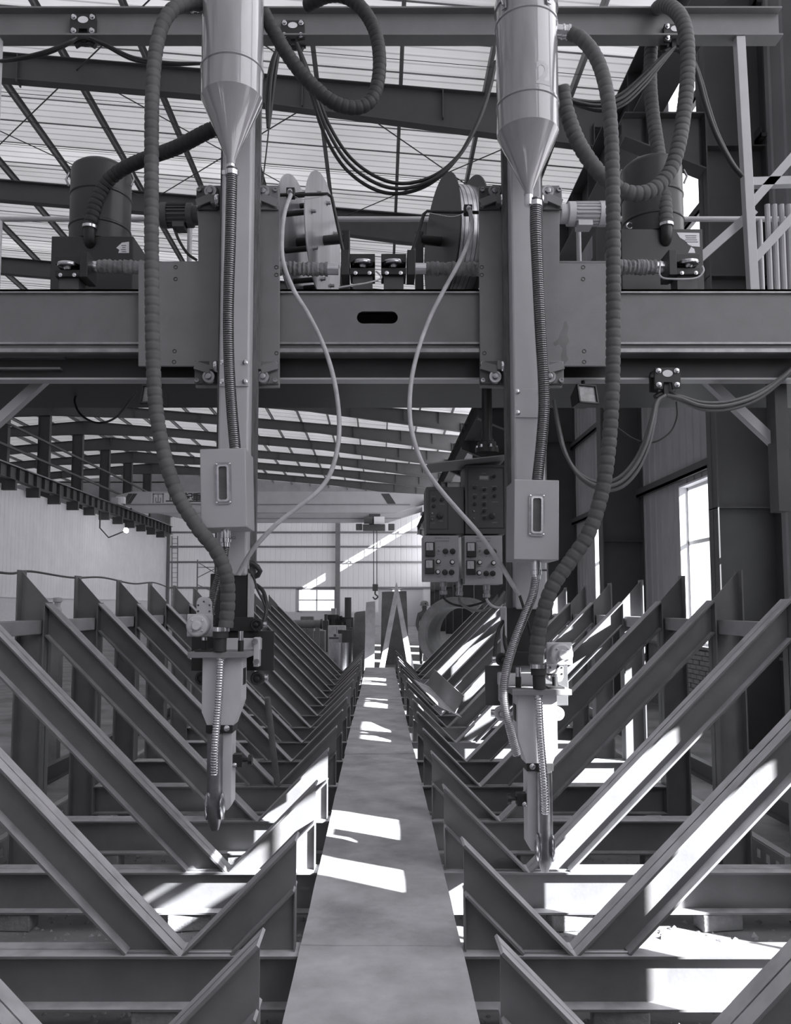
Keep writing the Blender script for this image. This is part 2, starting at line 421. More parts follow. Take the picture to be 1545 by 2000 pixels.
# left wall, back wall, rear wall
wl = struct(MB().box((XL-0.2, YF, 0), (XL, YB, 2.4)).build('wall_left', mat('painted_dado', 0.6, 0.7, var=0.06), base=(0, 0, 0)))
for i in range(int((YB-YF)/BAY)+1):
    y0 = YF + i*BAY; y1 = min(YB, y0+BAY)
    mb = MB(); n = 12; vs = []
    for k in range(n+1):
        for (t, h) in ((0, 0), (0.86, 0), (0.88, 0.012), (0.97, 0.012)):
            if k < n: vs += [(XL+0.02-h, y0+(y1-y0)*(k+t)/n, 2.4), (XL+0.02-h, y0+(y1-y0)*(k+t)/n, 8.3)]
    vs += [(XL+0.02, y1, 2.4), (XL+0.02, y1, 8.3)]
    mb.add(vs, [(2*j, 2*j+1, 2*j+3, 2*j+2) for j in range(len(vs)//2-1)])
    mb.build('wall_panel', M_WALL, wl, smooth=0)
for y in COLY:
    mb = MB(); mb.box((XL-0.75, y-0.006, 8.3), (XL-0.05, y+0.006, 13.4)); mb.box((XL-0.07, y-0.16, 8.3), (XL-0.05, y+0.16, 13.4)); mb.box((XL-0.75, y-0.16, 8.3), (XL-0.73, y+0.16, 13.4))
    if y > 30: mb.build('column', M_COL, wl, smooth=0)
MB().box((XL+0.02, 30, 2.3), (XL+0.08, YB, 2.45)).build('dado_rail', M_WALL, wl)

wb = struct(MB().box((XW, YB, 0), (XR, YB+0.2, 1.3)).build('wall_back', mat('painted_dado', 0.6), base=(0, 0, 0)))
def back_z(py): return Q(742, py, YB).z
def back_x(px): return Q(px, 1100, YB).x
gz = [1.3, back_z(1148), back_z(1098), back_z(1068), back_z(1040), 12.6]
MB().box((XW, YB, 1.3), (XL-0.1, YB+0.1, 13.6)).prism([(XL-0.1, 12.5), (XR, 12.2), (XR, roofz(XR)+0.1), (RIDGE, roofz(RIDGE)+0.15), (XW, roofz(XW)+0.1), (XW, 13.5), (XL-0.1, 13.5)], YB, YB+0.1).build('wall_panel', M_WALL2, wb, smooth=0)
wo_ = struct(MB().box((XW-0.2, YF, 0), (XW, YB, 12.8)).build('wall_outer', M_WALL, base=(0, 0, 0)))
edges = [back_x(p) for p in (328, 410, 497, 578, 660, 740, 826)] + [XR]
for j in range(len(gz)-1):
    for k in range(len(edges)-1):
        if j == 0 and k == 3: continue
        if j == 0 and k == 5: continue
        mb = MB(); n = 8; vs = []; xa, xb = edges[k], edges[k+1]
        for q in range(n):
            for (t, h) in ((0, 0), (0.84, 0), (0.88, 0.03), (0.96, 0.03)):
                vs += [(xa+(xb-xa)*(q+t)/n, YB+h, gz[j]), (xa+(xb-xa)*(q+t)/n, YB+h, gz[j+1])]
        vs += [(xb, YB, gz[j]), (xb, YB, gz[j+1])]
        mb.add(vs, [(2*i, 2*i+1, 2*i+3, 2*i+2) for i in range(len(vs)//2-1)])
        mb.build('wall_panel', M_BACK, wb, smooth=0)
for z in gz[1:-1]:
    MB().box((XL, YB-0.12, z-0.09), (XR, YB-0.01, z+0.09)).build('girt', M_PURLIN, wb, smooth=0)
for px in (328, 660):
    x = back_x(px); MB().box((x-0.22, YB-0.45, 0), (x+0.22, YB-0.13, 11.5)).build('column', M_PURLIN, wb, smooth=0)
for wi, k in ((20, 3), (21, 5)):
    xa, xb = edges[k]+0.2, edges[k+1]-0.2
    if k == 5: xa, xb = back_x(764), back_x(784)
    z0, z1 = 1.3, gz[1]-0.1
    if k == 5: MB().box((edges[5], YB, 1.3), (xa, YB+0.1, gz[1])).box((xb, YB, 1.3), (edges[6], YB+0.1, gz[1])).build('wall_panel', M_BACK, wb, smooth=0)
    else: MB().box((edges[k], YB, z0), (xa, YB+0.1, gz[1])).box((xb, YB, z0), (edges[k+1], YB+0.1, gz[1])).box((xa, YB, z1), (xb, YB+0.1, gz[1])).build('wall_panel', M_BACK, wb, smooth=0)
    mb = MB(); t = 0.12
    mb.box((xa, YB-0.05, z0), (xa+t, YB+0.12, z1)).box((xb-t, YB-0.05, z0), (xb, YB+0.12, z1)).box((xa, YB-0.05, z1-t), (xb, YB+0.12, z1)).box((xa, YB-0.05, z0), (xb, YB+0.12, z0+t))
    wo = struct(mb.build('window_%d' % wi, M_WFRAME, base=(xa, YB, z0)))
    mb = MB(); xm = (xa+xb)/2; mb.box((xm-0.06, YB, z0), (xm+0.06, YB+0.1, z1)).box((xa, YB, z1-1.1), (xb, YB+0.1, z1-1.0)); mb.build('window_frame', M_WFRAME, wo)
    for (p, q) in ((xa+t, xm-0.06), (xm+0.06, xb-t)):
        for (r1, r2) in ((z0+t, z1-1.1), (z1-1.0, z1-t)): MB().box((p, YB+0.05, r1), (q, YB+0.06, r2)).build('pane', M_GLASS, wo, smooth=0)
# gate end behind the photographer
wf = struct(MB().box((-12.4, YF-0.2, 0), (XR+0.3, YF, 13.4)).build('wall_front', M_WALL, base=(0, 0, 0)))
MB().box((XW-0.3, YF-0.2, 0), (-16.4, YF, 14.4)).box((-16.4, YF-0.2, 4.5), (-12.4, YF, 14.4)).build('wall_panel', M_WALL, wf)

# ------------------------------------------------------------------ cradle frames
ZB = 0.33                                    # top of the base beams
tops = [1854, 1697, 1600, 1533, 1486, 1448]
ymeas = [yground(p, ZB) for p in tops]
step = (ymeas[-1]-ymeas[0])/5.0; YK0 = ymeas[0]-step
NFR = 16
YK = [YK0 + step*i for i in range(NFR)]
FW = 0.07
def imember(mb, poly, edges_, Y=0.0, tw=0.008, tf=0.011, fw=FW, wide=None):
    """rolled section in the frame's plane: web polygon, flanges along the listed edges"""
    mb.prism(poly, Y-tw/2, Y+tw/2)
    cx = sum(p[0] for p in poly)/len(poly); cz = sum(p[1] for p in poly)/len(poly)
    for e in edges_:
        a = Vector(poly[e]); b = Vector(poly[(e+1) % len(poly)]); d = (b-a).normalized(); n = Vector((-d.y, d.x))
        if n.dot(Vector((cx, cz))-a) < 0: n = -n
        mb.prism([tuple(a), tuple(b), tuple(b+n*tf), tuple(a+n*tf)], Y-fw, Y+fw)
def make_frame(s, name):
    XC = 0.868 if s < 0 else 0.848
    t = thing(name, (0, 0, 0), 'x', 'frame')
    P = lambda pts: [(s*x, z) for x, z in pts]
    mb = MB(); imember(mb, P([(0.345, ZB), (2.39, ZB), (2.39, 0.10), (0.345, 0.10)]), (0, 2), fw=0.075); mb.build('base_beam', M_STEEL, t, smooth=0)
    mb = MB(); imember(mb, P([(2.392, 0.0), (2.60, 0.0), (2.60, 2.09), (2.392, 1.86)]), (1, 3)); mb.box((s*2.38, -0.09, 0), (s*2.62, 0.09, 0.012)); mb.build('post', M_STEEL, t, smooth=0)
    dv = 0.233; top = ZB + (2.39-XC)
    mb = MB(); imember(mb, P([(XC, ZB), (2.39, top), (2.39, top-dv), (XC+dv, ZB)]), (0, 2)); mb.build('long_brace', M_STEEL, t, smooth=0)
    tipz = ZB + (XC-0.37)
    mb = MB(); imember(mb, P([(XC-0.012, ZB), (0.37, tipz-0.012), (0.37, tipz-dv), (XC-dv, ZB)]), (0, 2)); mb.build('short_brace', M_STEEL, t, smooth=0)
    mb = MB(); imember(mb, P([(0.37, ZB+0.001), (XC-dv, ZB+0.001), (0.37, tipz-dv)]), (2,), fw=0.03, tf=0.006); mb.build('gusset_plate', M_STEEL, t, smooth=0)
    # weld beads at the foot of the braces
    mb = MB(); mb.tube([(s*(XC+0.01), -FW*0.6, ZB+0.004), (s*(XC+dv), -FW*0.6, ZB+0.004)], 0.006, 5); mb.tube([(s*(XC-0.03), -FW*0.6, ZB+0.004), (s*(XC-dv), -FW*0.6, ZB+0.004)], 0.006, 5); mb.build('weld_bead', M_STEEL, t)
    return t
for s, nm in ((-1, 'left'), (1, 'right')):
    fr0 = make_frame(s, 'cradle_frame')
    for k, y in enumerate(YK):
        o = fr0 if k == 0 else dup(fr0, None, (0, y, 0))
        o.location = (0, y, 0); WLOC[o.name] = Vector((0, y, 0))
        pos = 'nearest the camera' if k == 0 else ('farthest from the camera' if k == NFR-1 else ORD[k] + ' from the camera')
        tag(o, 'steel V-shaped cradle frame on the %s of the walkway, %s' % (nm, pos), 'frame', 'cradle frames on the %s' % nm)
    # tie tubes between the posts
    for k in range(NFR-1):
        xc = s*2.47
        mb = MB().box((xc-0.05, YK[k]+0.006, 1.63), (xc+0.05, YK[k+1]-0.006, 1.73))
        o = mb.build('tie_tube', mat('tie_tube_paint', 0.34, 0.55, var=0.15), bevel=0.006)
        tag(o, 'grey tie tube on the %s joining the %s and %s frame posts from the camera' % (nm, ORD[k] if k else 'first', ORD[k+1]), 'tube', 'tie tubes on the %s' % nm)
    # packing blocks under the base beams
    for k in range(1, 9):
        for q, xx in enumerate((1.0, 2.0)):
            a = s*(xx + random.uniform(-0.1, 0.1))
            o = MB().cbox((a, YK[k], 0.05), (0.24, 0.12, 0.098), Matrix.Rotation(random.uniform(-0.2, 0.2), 3, 'Z')).build('packing_brick', M_BRICK, bevel=0.008)
            tag(o, 'brick packing the %s end of the %s %s base beam off the ground' % (('inner', 'outer')[q], nm, ORD[k]), 'brick', 'packing bricks')
# walkway
wk = thing('walkway', (0, 0, 0), 'long narrow steel plate walkway down the middle between the frames', 'walkway')
y0 = 1.3; n = 8; YE = 20.0; seams = [1.3, 3.72, 6.05, 8.4, 10.8, 13.2, 15.6, 17.9, YE]
for i in range(8):
    a, b = seams[i], seams[i+1]; m = 14; mb = MB(); vs = []; zt = ZB + 0.006 + (0.004 if i % 2 else 0.0)
    hw = 0.352 + random.uniform(-0.004, 0.006); sh = random.uniform(-0.006, 0.006)
    for k in range(m+1):
        y = a + (b+0.06-a)*k/m; dz = 0.005*math.sin(y*5.7+i) * math.sin(math.pi*k/m)
        for x in (-hw+sh, -hw*0.4, hw*0.4, hw+sh): 
            vs.append((x, y, zt + 0.008 + dz + (0.004*math.sin(y*9+x*3) if abs(x) > 0.3 else 0)))
    fs = []
    for k in range(m):
        for c in range(3): fs.append((k*4+c, k*4+c+1, k*4+c+5, k*4+c+4))
    nv = len(vs); vs += [(x, y, z-0.008) for x, y, z in vs]; fs += [tuple(nv+j for j in f[::-1]) for f in fs]
    for k in range(m): fs += [(k*4, k*4+4, nv+k*4+4, nv+k*4), (k*4+3, nv+k*4+3, nv+k*4+7, k*4+7)]
    fs += [(0, nv, nv+1, 1), (1, nv+1, nv+2, 2), (2, nv+2, nv+3, 3), tuple(reversed((m*4, nv+m*4, nv+m*4+1, m*4+1))), tuple(reversed((m*4+1, nv+m*4+1, nv+m*4+2, m*4+2))), tuple(reversed((m*4+2, nv+m*4+2, nv+m*4+3, m*4+3)))]
    mb.add(vs, fs); mb.build('plank_sheet', M_PLANK, wk, smooth=30)
# gantry rails on the floor outside the frames: channel with punched holes
for s, nm in ((-1, 'left'), (1, 'right')):
    mb = MB(); x = s*3.5; mb.box((x-0.09, 1.5, 0.0), (x+0.09, 24, 0.012)); mb.box((x-0.02, 1.5, 0.012), (x+0.02, 24, 0.13)); mb.box((x-0.04, 1.5, 0.13), (x+0.04, 24, 0.16))
    rl = mb.build('gantry_rail', M_STEEL_D, base=(x, 1.5, 0), smooth=0); tag(rl, 'floor rail of the gantry running outside the %s frames' % nm, 'rail')
    tr = thing('perforated_channel', (s*2.72, 6, 0), 'perforated steel channel lying beside the floor rail on the %s' % nm, 'channel')
    mb = MB(); xx = s*2.70; mb.box((xx, 5.6, 0.0), (xx-s*0.008, 10.5, 0.05)); mb.box((xx, 5.6, 0.11), (xx-s*0.008, 10.5, 0.16)); 
    for q in range(35):
        yy = 5.6 + q*0.14; mb.box((xx, yy, 0.05), (xx-s*0.008, yy+0.07, 0.11))
    mb.box((xx, 5.6, 0.16), (xx+s*0.06, 10.5, 0.168))
    mb.build('web', mat('pale_channel', 0.35, 0.6), tr, smooth=0)

# ------------------------------------------------------------------ gantry
M_GRAY = mat('gantry_grey_paint', 0.18, 0.42, var=0.10, scale=5, bump=0.02, stain=0.2, dust=0.4)
M_COLUMN = mat('column_light_grey', 0.48, 0.4, var=0.06, scale=4, bump=0.02)
M_PLATE = mat('saddle_plate_paint', 0.22, 0.45, var=0.08, scale=6, bump=0.05, bscale=150, stain=0.15)
M_HOPPER = mat('hopper_enamel', 0.33, 0.2, var=0.08, scale=5, stretch=(1, 1, 0.25), stain=0.25, coat=1.0)
M_BLACK = mat('black_paint', 0.022, 0.45, var=0.2, scale=8)
M_RUBBER = mat('rubber_hose', 0.035, 0.62, var=0.3, scale=10)
M_RUBBER2 = mat('dusty_rubber_hose', 0.10, 0.75, var=0.25, scale=6)
M_CABLE = mat('black_cable', 0.03, 0.5, var=0.2)
M_CONDUIT = mat('pale_conduit', 0.46, 0.6, var=0.25, scale=12)
M_CHROME = mat('bright_metal', 0.75, 0.22, metal=1.0, var=0.15, scale=20)
M_STEELM = mat('bare_metal', 0.38, 0.38, metal=1.0, var=0.25, scale=15, bump=0.05)
M_FLEX = mat('metal_flex_tube', 0.20, 0.25, metal=0.9, var=0.2, scale=30)
M_RUST = mat('rusty_rail', 0.13, 0.7, var=0.6, scale=25, bump=0.3, bscale=120, stretch=(1, 1, 0.15))
M_MOTOR = mat('motor_paint', 0.58, 0.4, var=0.08)
M_BOX = mat('sight_box_paint', 0.42, 0.35, var=0.04, scale=3)
M_WRAP = mat('wrapping_cloth', 0.22, 0.8, var=0.45, scale=9, bump=0.9, bscale=25)
M_WHITE = mat('white_label', 0.8, 0.6, var=0.04)
M_INK = mat('dark_lettering', 0.05, 0.6, var=0.05)
M_PALE = mat('pale_lettering', 0.5, 0.6, var=0.05)

def q3(l): return [Q(*p) for p in l]
def corr(name, pts, r, pitch, depth, m, label, cat='hose', ends=True, n=18, parent=None, sub=8):
    """ribbed flexible hose: rings swelling along a curve"""
    path = spline(q3(pts), pitch/sub); rs = []
    for i in range(len(path)):
        ph = (i % sub)/sub; rs.append(r*(1 + depth*0.5 - depth*2.0*max(0.0, math.cos(2*math.pi*ph))**3))
    if parent is None:
        low = min(path, key=lambda p: p.z); o = MB().tube(path, rs, n).build(name, m, base=low, smooth=75)
        tag(o, label, cat)
    else: o = MB().tube(path, rs, n).build(name, m, parent, smooth=75)
    return o
def cable(name, pts, r, m, label=None, parent=None, n=8, group=None):
    path = spline(q3(pts), max(0.02, r*2)); mb = MB().tube(path, r, n)
    if parent is None:
        o = mb.build(name, m, base=min(path, key=lambda p: p.z), smooth=80); tag(o, label, 'cable', group)
    else: o = mb.build(name, m, parent, smooth=80)
    return o

YBm = 5.03
def zz(py, Y): return Q(742, py, Y).z
def xx(px, Y, py=700): return Q(px, py, Y).x
gan = thing('welding_gantry', (0, 5.2, 0), 'wide grey steel gantry bridge with slotted box beam spanning both rows of frames', 'gantry')
zt, zb = zz(565, YBm), zz(690, YBm)
mb = MB()
# front plate with the rounded slot
hx0, hx1, hz0, hz1 = xx(697, YBm, 620), xx(777, YBm, 620), zz(632, YBm), zz(608, YBm)
cxm, czm = (hx0+hx1)/2, (hz0+hz1)/2; rr = (hz1-hz0)/2; hw = (hx1-hx0)/2 - rr; NN = 40
ins, outs = [], []; ex, ez = (hx1-hx0)/2+0.05, rr+0.05
for k in range(NN):
    a = 2*math.pi*(k+0.5)/NN; c, s_ = math.cos(a), math.sin(a)
    ins.append((cxm + (hw if c > 0 else -hw) + rr*c, czm + rr*s_))
    t = min(ex/abs(c) if abs(c) > 1e-6 else 9e9, ez/abs(s_) if abs(s_) > 1e-6 else 9e9); outs.append((cxm+c*t, czm+s_*t))
vs = []
for y in (YBm, YBm+0.014):
    vs += [(x, y, z) for x, z in ins] + [(x, y, z) for x, z in outs]
fs = []
for k in range(NN):
    j = (k+1) % NN
    fs += [(k, j, NN+j, NN+k), (2*NN+k, 3*NN+k, 3*NN+j, 2*NN+j), (k, 2*NN+k, 2*NN+j, j)]
mb.add(vs, fs)
mb.box((-3.7, YBm, zb), (cxm-ex, YBm+0.014, zt)); mb.box((cxm+ex, YBm, zb), (3.7, YBm+0.014, zt))
mb.box((cxm-ex, YBm, zb), (cxm+ex, YBm+0.014, czm-ez)); mb.box((cxm-ex, YBm, czm+ez), (cxm+ex, YBm+0.014, zt))
# corners between the octagon-like ring and its rectangle are closed by thin wedges
for sx in (-1, 1):
    for sz_ in (-1, 1):
        mb.prism([(cxm+sx*ex, czm+sz_*ez), (cxm+sx*ex, czm+sz_*ez*0.55), (cxm+sx*ex*0.8, czm+sz_*ez)], YBm+0.001, YBm+0.013)
mb.box((-3.7, YBm, zt-0.014), (3.7, YBm+0.42, zt)).box((-3.7, YBm+0.406, zb), (3.7, YBm+0.42, zt)).box((-3.7, YBm-0.012, zb), (3.7, YBm+0.42, zb+0.014))
mbm = mb.build('main_beam', M_GRAY, gan, smooth=0)
mb = MB(); z1 = zz(670, YBm); mb.box((-3.7, YBm-0.035, zb-0.004), (3.7, YBm, zb+0.02)); mb.box((-3.7, YBm-0.02, z1-0.012), (3.7, YBm, z1)); mb.box((-3.7, YBm-0.018, zt-0.03), (3.7, YBm, zt-0.02)); mb.build('guide_rail', mat('worn_rail', 0.34, 0.4, metal=0.4, var=0.3, scale=10), gan, smooth=0)
mb = MB(); za, zc = zz(692, 5.14), zz(741, 5.14); mb.box((-3.7, 5.14, zc), (3.7, 5.15, za)); mb.build('lower_rail', M_BLACK, gan, smooth=0); MB().box((-3.7, 5.10, zc-0.012), (3.7, 5.2, zc)).build('rail_lip', M_COLUMN, gan, smooth=0)
mb = MB(); za, zc = zz(690, 6.0), zz(772, 6.0); mb.box((-3.7, 6.0, zc), (3.7, 6.012, za)); mb.box((-3.7, 6.3, zc), (3.7, 6.312, za)); mb.box((-3.7, 5.97, zc-0.014), (3.7, 6.33, zc)); mb.box((-3.7, 5.95, za), (3.7, 6.36, za+0.014)); mb.build('rear_beam', M_BLACK, gan, smooth=0)
# cross members that join the two beams, legs and end carriages
for s in (-1, 1):
    mb = MB(); mb.box((s*3.3, 5.03, zb-0.05), (s*3.7, 6.36, zb)); mb.build('end_tie', M_GRAY, gan, smooth=0)
    mb = MB(); mb.box((s*3.34, 5.12, 0.34), (s*3.66, 5.47, zb-0.05)); mb.box((s*3.34, 5.98, 0.34), (s*3.66, 6.32, zb-0.05)); mb.build('leg', M_GRAY, gan, smooth=0, bevel=0.008)
    cg = MB().box((s*3.38, 4.4, 0.20), (s*3.62, 7.1, 0.36)).build('end_carriage', M_GRAY, gan, smooth=0, bevel=0.008)
    for yy in (4.7, 6.8): MB().cyl((s*3.45, yy, 0.255), (s*3.55, yy, 0.255), 0.095, n=20).build('wheel', M_STEELM, cg)
mb = MB(); mb.angle(Q(1366, 735, 5.32), Q(1512, 872, 5.32), 0.06, 0.007, (0, 1, 0)); mb.box((xx(1508, 5.32), 5.26, zz(890, 5.32)), (2.60, 5.34, zz(842, 5.32))); mb.build('knee_brace', M_COLUMN, gan, smooth=0); MB().box((2.57, 5.24, zz(1000, 5.3)), (2.65, 5.36, zb)).build('side_hanger', M_STEEL_D, gan, smooth=0)
mb = MB(); mb.angle(Q(-60, 880, 5.32), Q(103, 733, 5.32), 0.06, 0.007, (0, 1, 0)); mb.box((-2.68, 5.24, zz(1012, 5.3)), (-2.58, 5.36, zb)); mb.build('knee_brace', M_COLUMN, gan, smooth=0)
mb = MB(); mb.box((-3.0, 5.16, zz(728, 5.2)), (xx(137, 5.2), 5.17, zz(704, 5.2))); mb.box((-3.0, 5.1, zz(708, 5.2)), (xx(137, 5.2), 5.2, zz(703, 5.2))); mb.box((-3.0, 5.1, zz(730, 5.2)), (xx(130, 5.2), 5.2, zz(726, 5.2))); mb.build('stub_channel', M_GRAY, gan, smooth=0)
# festoon beam over the bridge with its posts and braces
YFb = 5.6
mb = MB(); ta, tb = zz(27, YFb), zz(76, YFb); xe = xx(1521, YFb, 50)
mb.box((-3.0, YFb, tb), (xe, YFb+0.008, ta)); mb.box((-3.0, YFb-0.06, ta), (xe, YFb+0.06, ta+0.012)); mb.box((-3.0, YFb-0.06, tb-0.012), (xe, YFb+0.06, tb)); mb.build('festoon_beam', M_GRAY, gan, smooth=0)
def post(pa, pb, w, m=M_GRAY, nm='truss_post'):
    MB().bar(pa, pb, w, w, (0, 1, 0)).build(nm, m, gan, smooth=0, bevel=0.004)
bz = zt
post(Vector((xx(1471, YFb, 560), YFb-0.02, bz-0.4)), Vector((xx(1441, YFb, 78), YFb-0.02, tb-0.012)), 0.065, M_COLUMN)
post(Vector((-2.75, YFb-0.02, bz-0.4)), Vector((-2.75, YFb-0.02, tb-0.012)), 0.065, M_COLUMN)
MB().box((-3.7, 5.452, zb-0.05), (3.7, 5.99, zb-0.03)).build('deck_plate', M_BLACK, gan, smooth=0)
for a, b in (((1462, 362), (1600, 358)), ((1330, 548), (1480, 415)), ((1468, 410), (1600, 260)), ((1472, 520), (1600, 380))):
    MB().angle(Q(a[0], a[1], YFb+0.05), Q(b[0], b[1], YFb+0.05), 0.06, 0.007, (0, 1, 0)).build('truss_brace', M_COLUMN, gan, smooth=0)
yh = 6.46
mb = MB(); zh = zz(428, yh); mb.tube([(-3.7, yh, zh), (3.7, yh, zh)], 0.021, 12)
mb.build('handrail', M_COLUMN, gan)
for x in (-3.1, -1.55, 0.5, 1.62, 3.1): MB().tube([(x, yh, zz(690, 6.0)), (x, yh, zh)], 0.02, 10).box((x-0.03, 6.30, zz(690, 6.0)-0.05), (x+0.03, 6.48, zz(690, 6.0))).build('handrail_post', M_COLUMN, gan)
mb = MB()
for k in range(5):
    x = xx(1510+k*14, 5.75); mb.tube([(x, 5.75, bz-0.4), (x, 5.75, zz(400, 5.75))], 0.02, 8).cut()
mb.build('pipe_rack', M_COLUMN, gan)

# ------------------------------------------------------------------ welding heads
def roller_bracket(par, cx, cy, Y, s, up):
    """guide roller bracket: plate, socket bolts, eccentric roller, lever and side roller; s = side of the column, up = roller over lever"""
    c = Q(cx, cy, Y); u = Y/F; f = 1 if up else -1
    b = MB().cbox(c, (44*u, 0.02, 46*u)).build('roller_bracket', M_GRAY if s > 0 else M_STEEL_D, par, smooth=0, bevel=0.004)
    r = MB(); o = c + Vector((-8*u*s, 0, 11*u*f)); ax = (0, -1, 0)
    r.lathe([(13*u, 0.01), (13*u, 0.035), (12*u, 0.04), (8*u, 0.04), (7.5*u, 0.034), (5.5*u, 0.034), (5.5*u, 0.052), (3*u, 0.054)], o, ax, 24); r.build('guide_roller', M_STEELM, b, smooth=35)
    k = MB()
    for dx, dz in ((16, 17), (16, -17), (-16, -17*f)):
        k.lathe([(4.4*u, 0.01), (4.4*u, 0.024), (3.0*u, 0.024), (2.9*u, 0.016)], c + Vector((dx*u*s, 0, dz*u)), ax, 12).cut()
    k.build('socket_bolt', M_STEELM, b, smooth=35)
    l = MB(); p0 = c + Vector((-14*u*s, -0.045, -6*u*f)); 
    l.cbox(c + Vector((-15*u*s, -0.035, -10*u*f)), (8*u, 0.06, 18*u)); l.bar(c + Vector((-12*u*s, -0.04, -2*u*f)), c + Vector((20*u*s, -0.025, -13*u*f)), 0.05, 5*u, (0, 1, 0)); l.build('lever', M_GRAY, b, smooth=0, bevel=0.002)
    w = MB(); e = c + Vector((-23*u*s, -0.04, -9*u*f)); w.lathe([(4*u, -5*u), (11*u, -4*u), (12*u, -2*u), (12*u, 2*u), (11*u, 4*u), (4*u, 5*u)], e, (1, 0, 0), 24); w.build('side_roller', M_CHROME, b, smooth=35)
def gear_motor(par, pxa, pxb, py, Y, s, m, fan):
    """finned motor lying along X"""
    u = Y/F; a = Q(pxa, py, Y); b = Q(pxb, py, Y); d = (b-a); L = d.length; ax = d.normalized(); r = 24*u
    mo = MB().lathe([(0.55*r, 0), (0.8*r, 0.0), (0.8*r, 0.14*L), (r, 0.16*L), (r, 0.30*L), (0.86*r, 0.31*L), (0.86*r, 0.8*L), (1.04*r, 0.81*L), (1.04*r, 0.98*L), (0.9*r, L)], a, ax, 28).build('drive_motor', m, par, smooth=35)
    fb = MB()
    for k in range(20):
        t = 2*math.pi*k/20; e = Vector((0, math.cos(t), math.sin(t)))
        fb.bar(a + ax*0.31*L + e*r*0.92, a + ax*0.8*L + e*r*0.92, 0.006, r*0.2, e).cut()
    fb.build('cooling_fin', m, mo, smooth=0)
    MB().box((min(a.x, b.x)+L*0.35, Y-0.05, a.z-r*1.25), (min(a.x, b.x)+L*0.65, Y+0.05, a.z-r*0.8)).build('motor_foot', m, mo)

def head(s, nm):
    """s=-1 left head, +1 right head: column, saddle plate, brackets, motor"""
    Yc = 4.75
    if s < 0: xa, xb, pyb = xx(428, Yc), xx(487, Yc), 1124
    else: xa, xb, pyb = xx(1002, Yc), xx(1062, Yc), 1190
    h = thing('slide_column_unit', ((xa+xb)/2, Yc, zz(pyb, Yc)), 'light grey vertical slide column with saddle plate and rollers, %s one' % nm, 'welding column')
    z0, z1 = zz(pyb, Yc), 4.95
    MB().box((xa, Yc, z0), (xb, Yc+0.2, z1)).build('column', M_COLUMN, h, smooth=0, bevel=0.012)
    for q in (-1, 1):
        xq = xa if q < 0 else xb
        MB().box((xq+q*0.002, Yc+0.12, z0), (xq+q*0.032, Yc+0.17, z1)).build('column_rail', M_RUST, h, smooth=0)
    # bolted splice plate on the column
    pa, pb_ = ((703, 755) if s < 0 else (760, 816))
    sp = MB().box((xa+0.004, Yc-0.010, zz(pb_, Yc)), (xb-0.004, Yc, zz(pa, Yc))).build('splice_plate', M_COLUMN, h, smooth=0, bevel=0.002)
    bt = MB()
    for x in (xa+0.022, xb-0.022):
        for p in (pa+6, pb_-9): bt.bolt((x, Yc-0.010, zz(p, Yc)), (0, -1, 0), 0.012, 0.014).cut()
    bt.build('bolt', M_CHROME, sp)
    # saddle plate, L-shaped
    Ys = 4.965
    if s < 0: poly = [(387, 362), (546, 362), (546, 757), (382, 757), (382, 715), (270, 715), (270, 510), (387, 510)]
    else: poly = [(935, 362), (1093, 362), (1093, 510), (1205, 510), (1205, 715), (1098, 715), (1098, 757), (938, 757)]
    pts = [(Q(x, y, Ys).x, Q(x, y, Ys).z) for x, y in poly]
    pl = MB().prism(pts, Ys, Ys+0.022).build('saddle_plate', M_PLATE, h, smooth=0, bevel=0.003)
    hl = MB()
    holes = [(343, 522), (343, 545), (341, 686), (340, 707), (540, 522), (540, 537), (540, 690)] if s < 0 else [(1139, 522), (1139, 545), (1141, 686), (1141, 707), (941, 522), (941, 537), (946, 690)]
    for x, y in holes: hl.lathe([(0.013, -0.001), (0.013, 0.002), (0.009, 0.002), (0.0085, -0.0005)], Q(x, y, Ys), (0, -1, 0), 12).cut()
    hl.build('bolt_hole', M_BLACK, pl)
    MB().box((pts[0][0] if s < 0 else pts[3][0], Ys-0.002, Q(0, 510, Ys).z-0.012), (Q(387 if s < 0 else 1093, 510, Ys).x, Ys+0.1, Q(0, 510, Ys).z)).build('saddle_ledge', M_GRAY, h, smooth=0)
    for (x, y, ss, up) in ([(405, 389, -1, True), (523, 389, 1, True), (402, 728, -1, False), (523, 728, 1, False)] if s < 0 else [(957, 389, -1, True), (1076, 389, 1, True), (958, 728, -1, False), (1079, 728, 1, False)]):
        roller_bracket(h, x, y, Ys-0.012, ss, up)
    if s < 0: gear_motor(h, 389, 314, 421, 5.06, -1, M_STEEL_D, None)
    else: gear_motor(h, 1094, 1186, 418, 5.06, 1, M_MOTOR, None)
    # slide box below the column
    if s < 0: bx = (412, 484, 1124, 1262)
    else: bx = (985, 1060, 1190, 1325)
    MB().box((xx(bx[0], 4.8, 1150), 4.775, zz(bx[3], 4.8)), (xx(bx[1], 4.8, 1150), 4.93, zz(bx[2], 4.8)+0.01)).build('slide_box', M_BLACK, h, smooth=0, bevel=0.006)
    e = bx[1] if s < 0 else bx[0]
    MB().box((xx(e, 4.77, 1150), 4.765, zz(bx[3], 4.8)), (xx(e, 4.77, 1150)+0.012, 4.94, zz(bx[2], 4.8)+0.01)).build('slide_edge', M_COLUMN, h, smooth=0)
    return h
HL = head(-1, 'left'); HR = head(1, 'right')
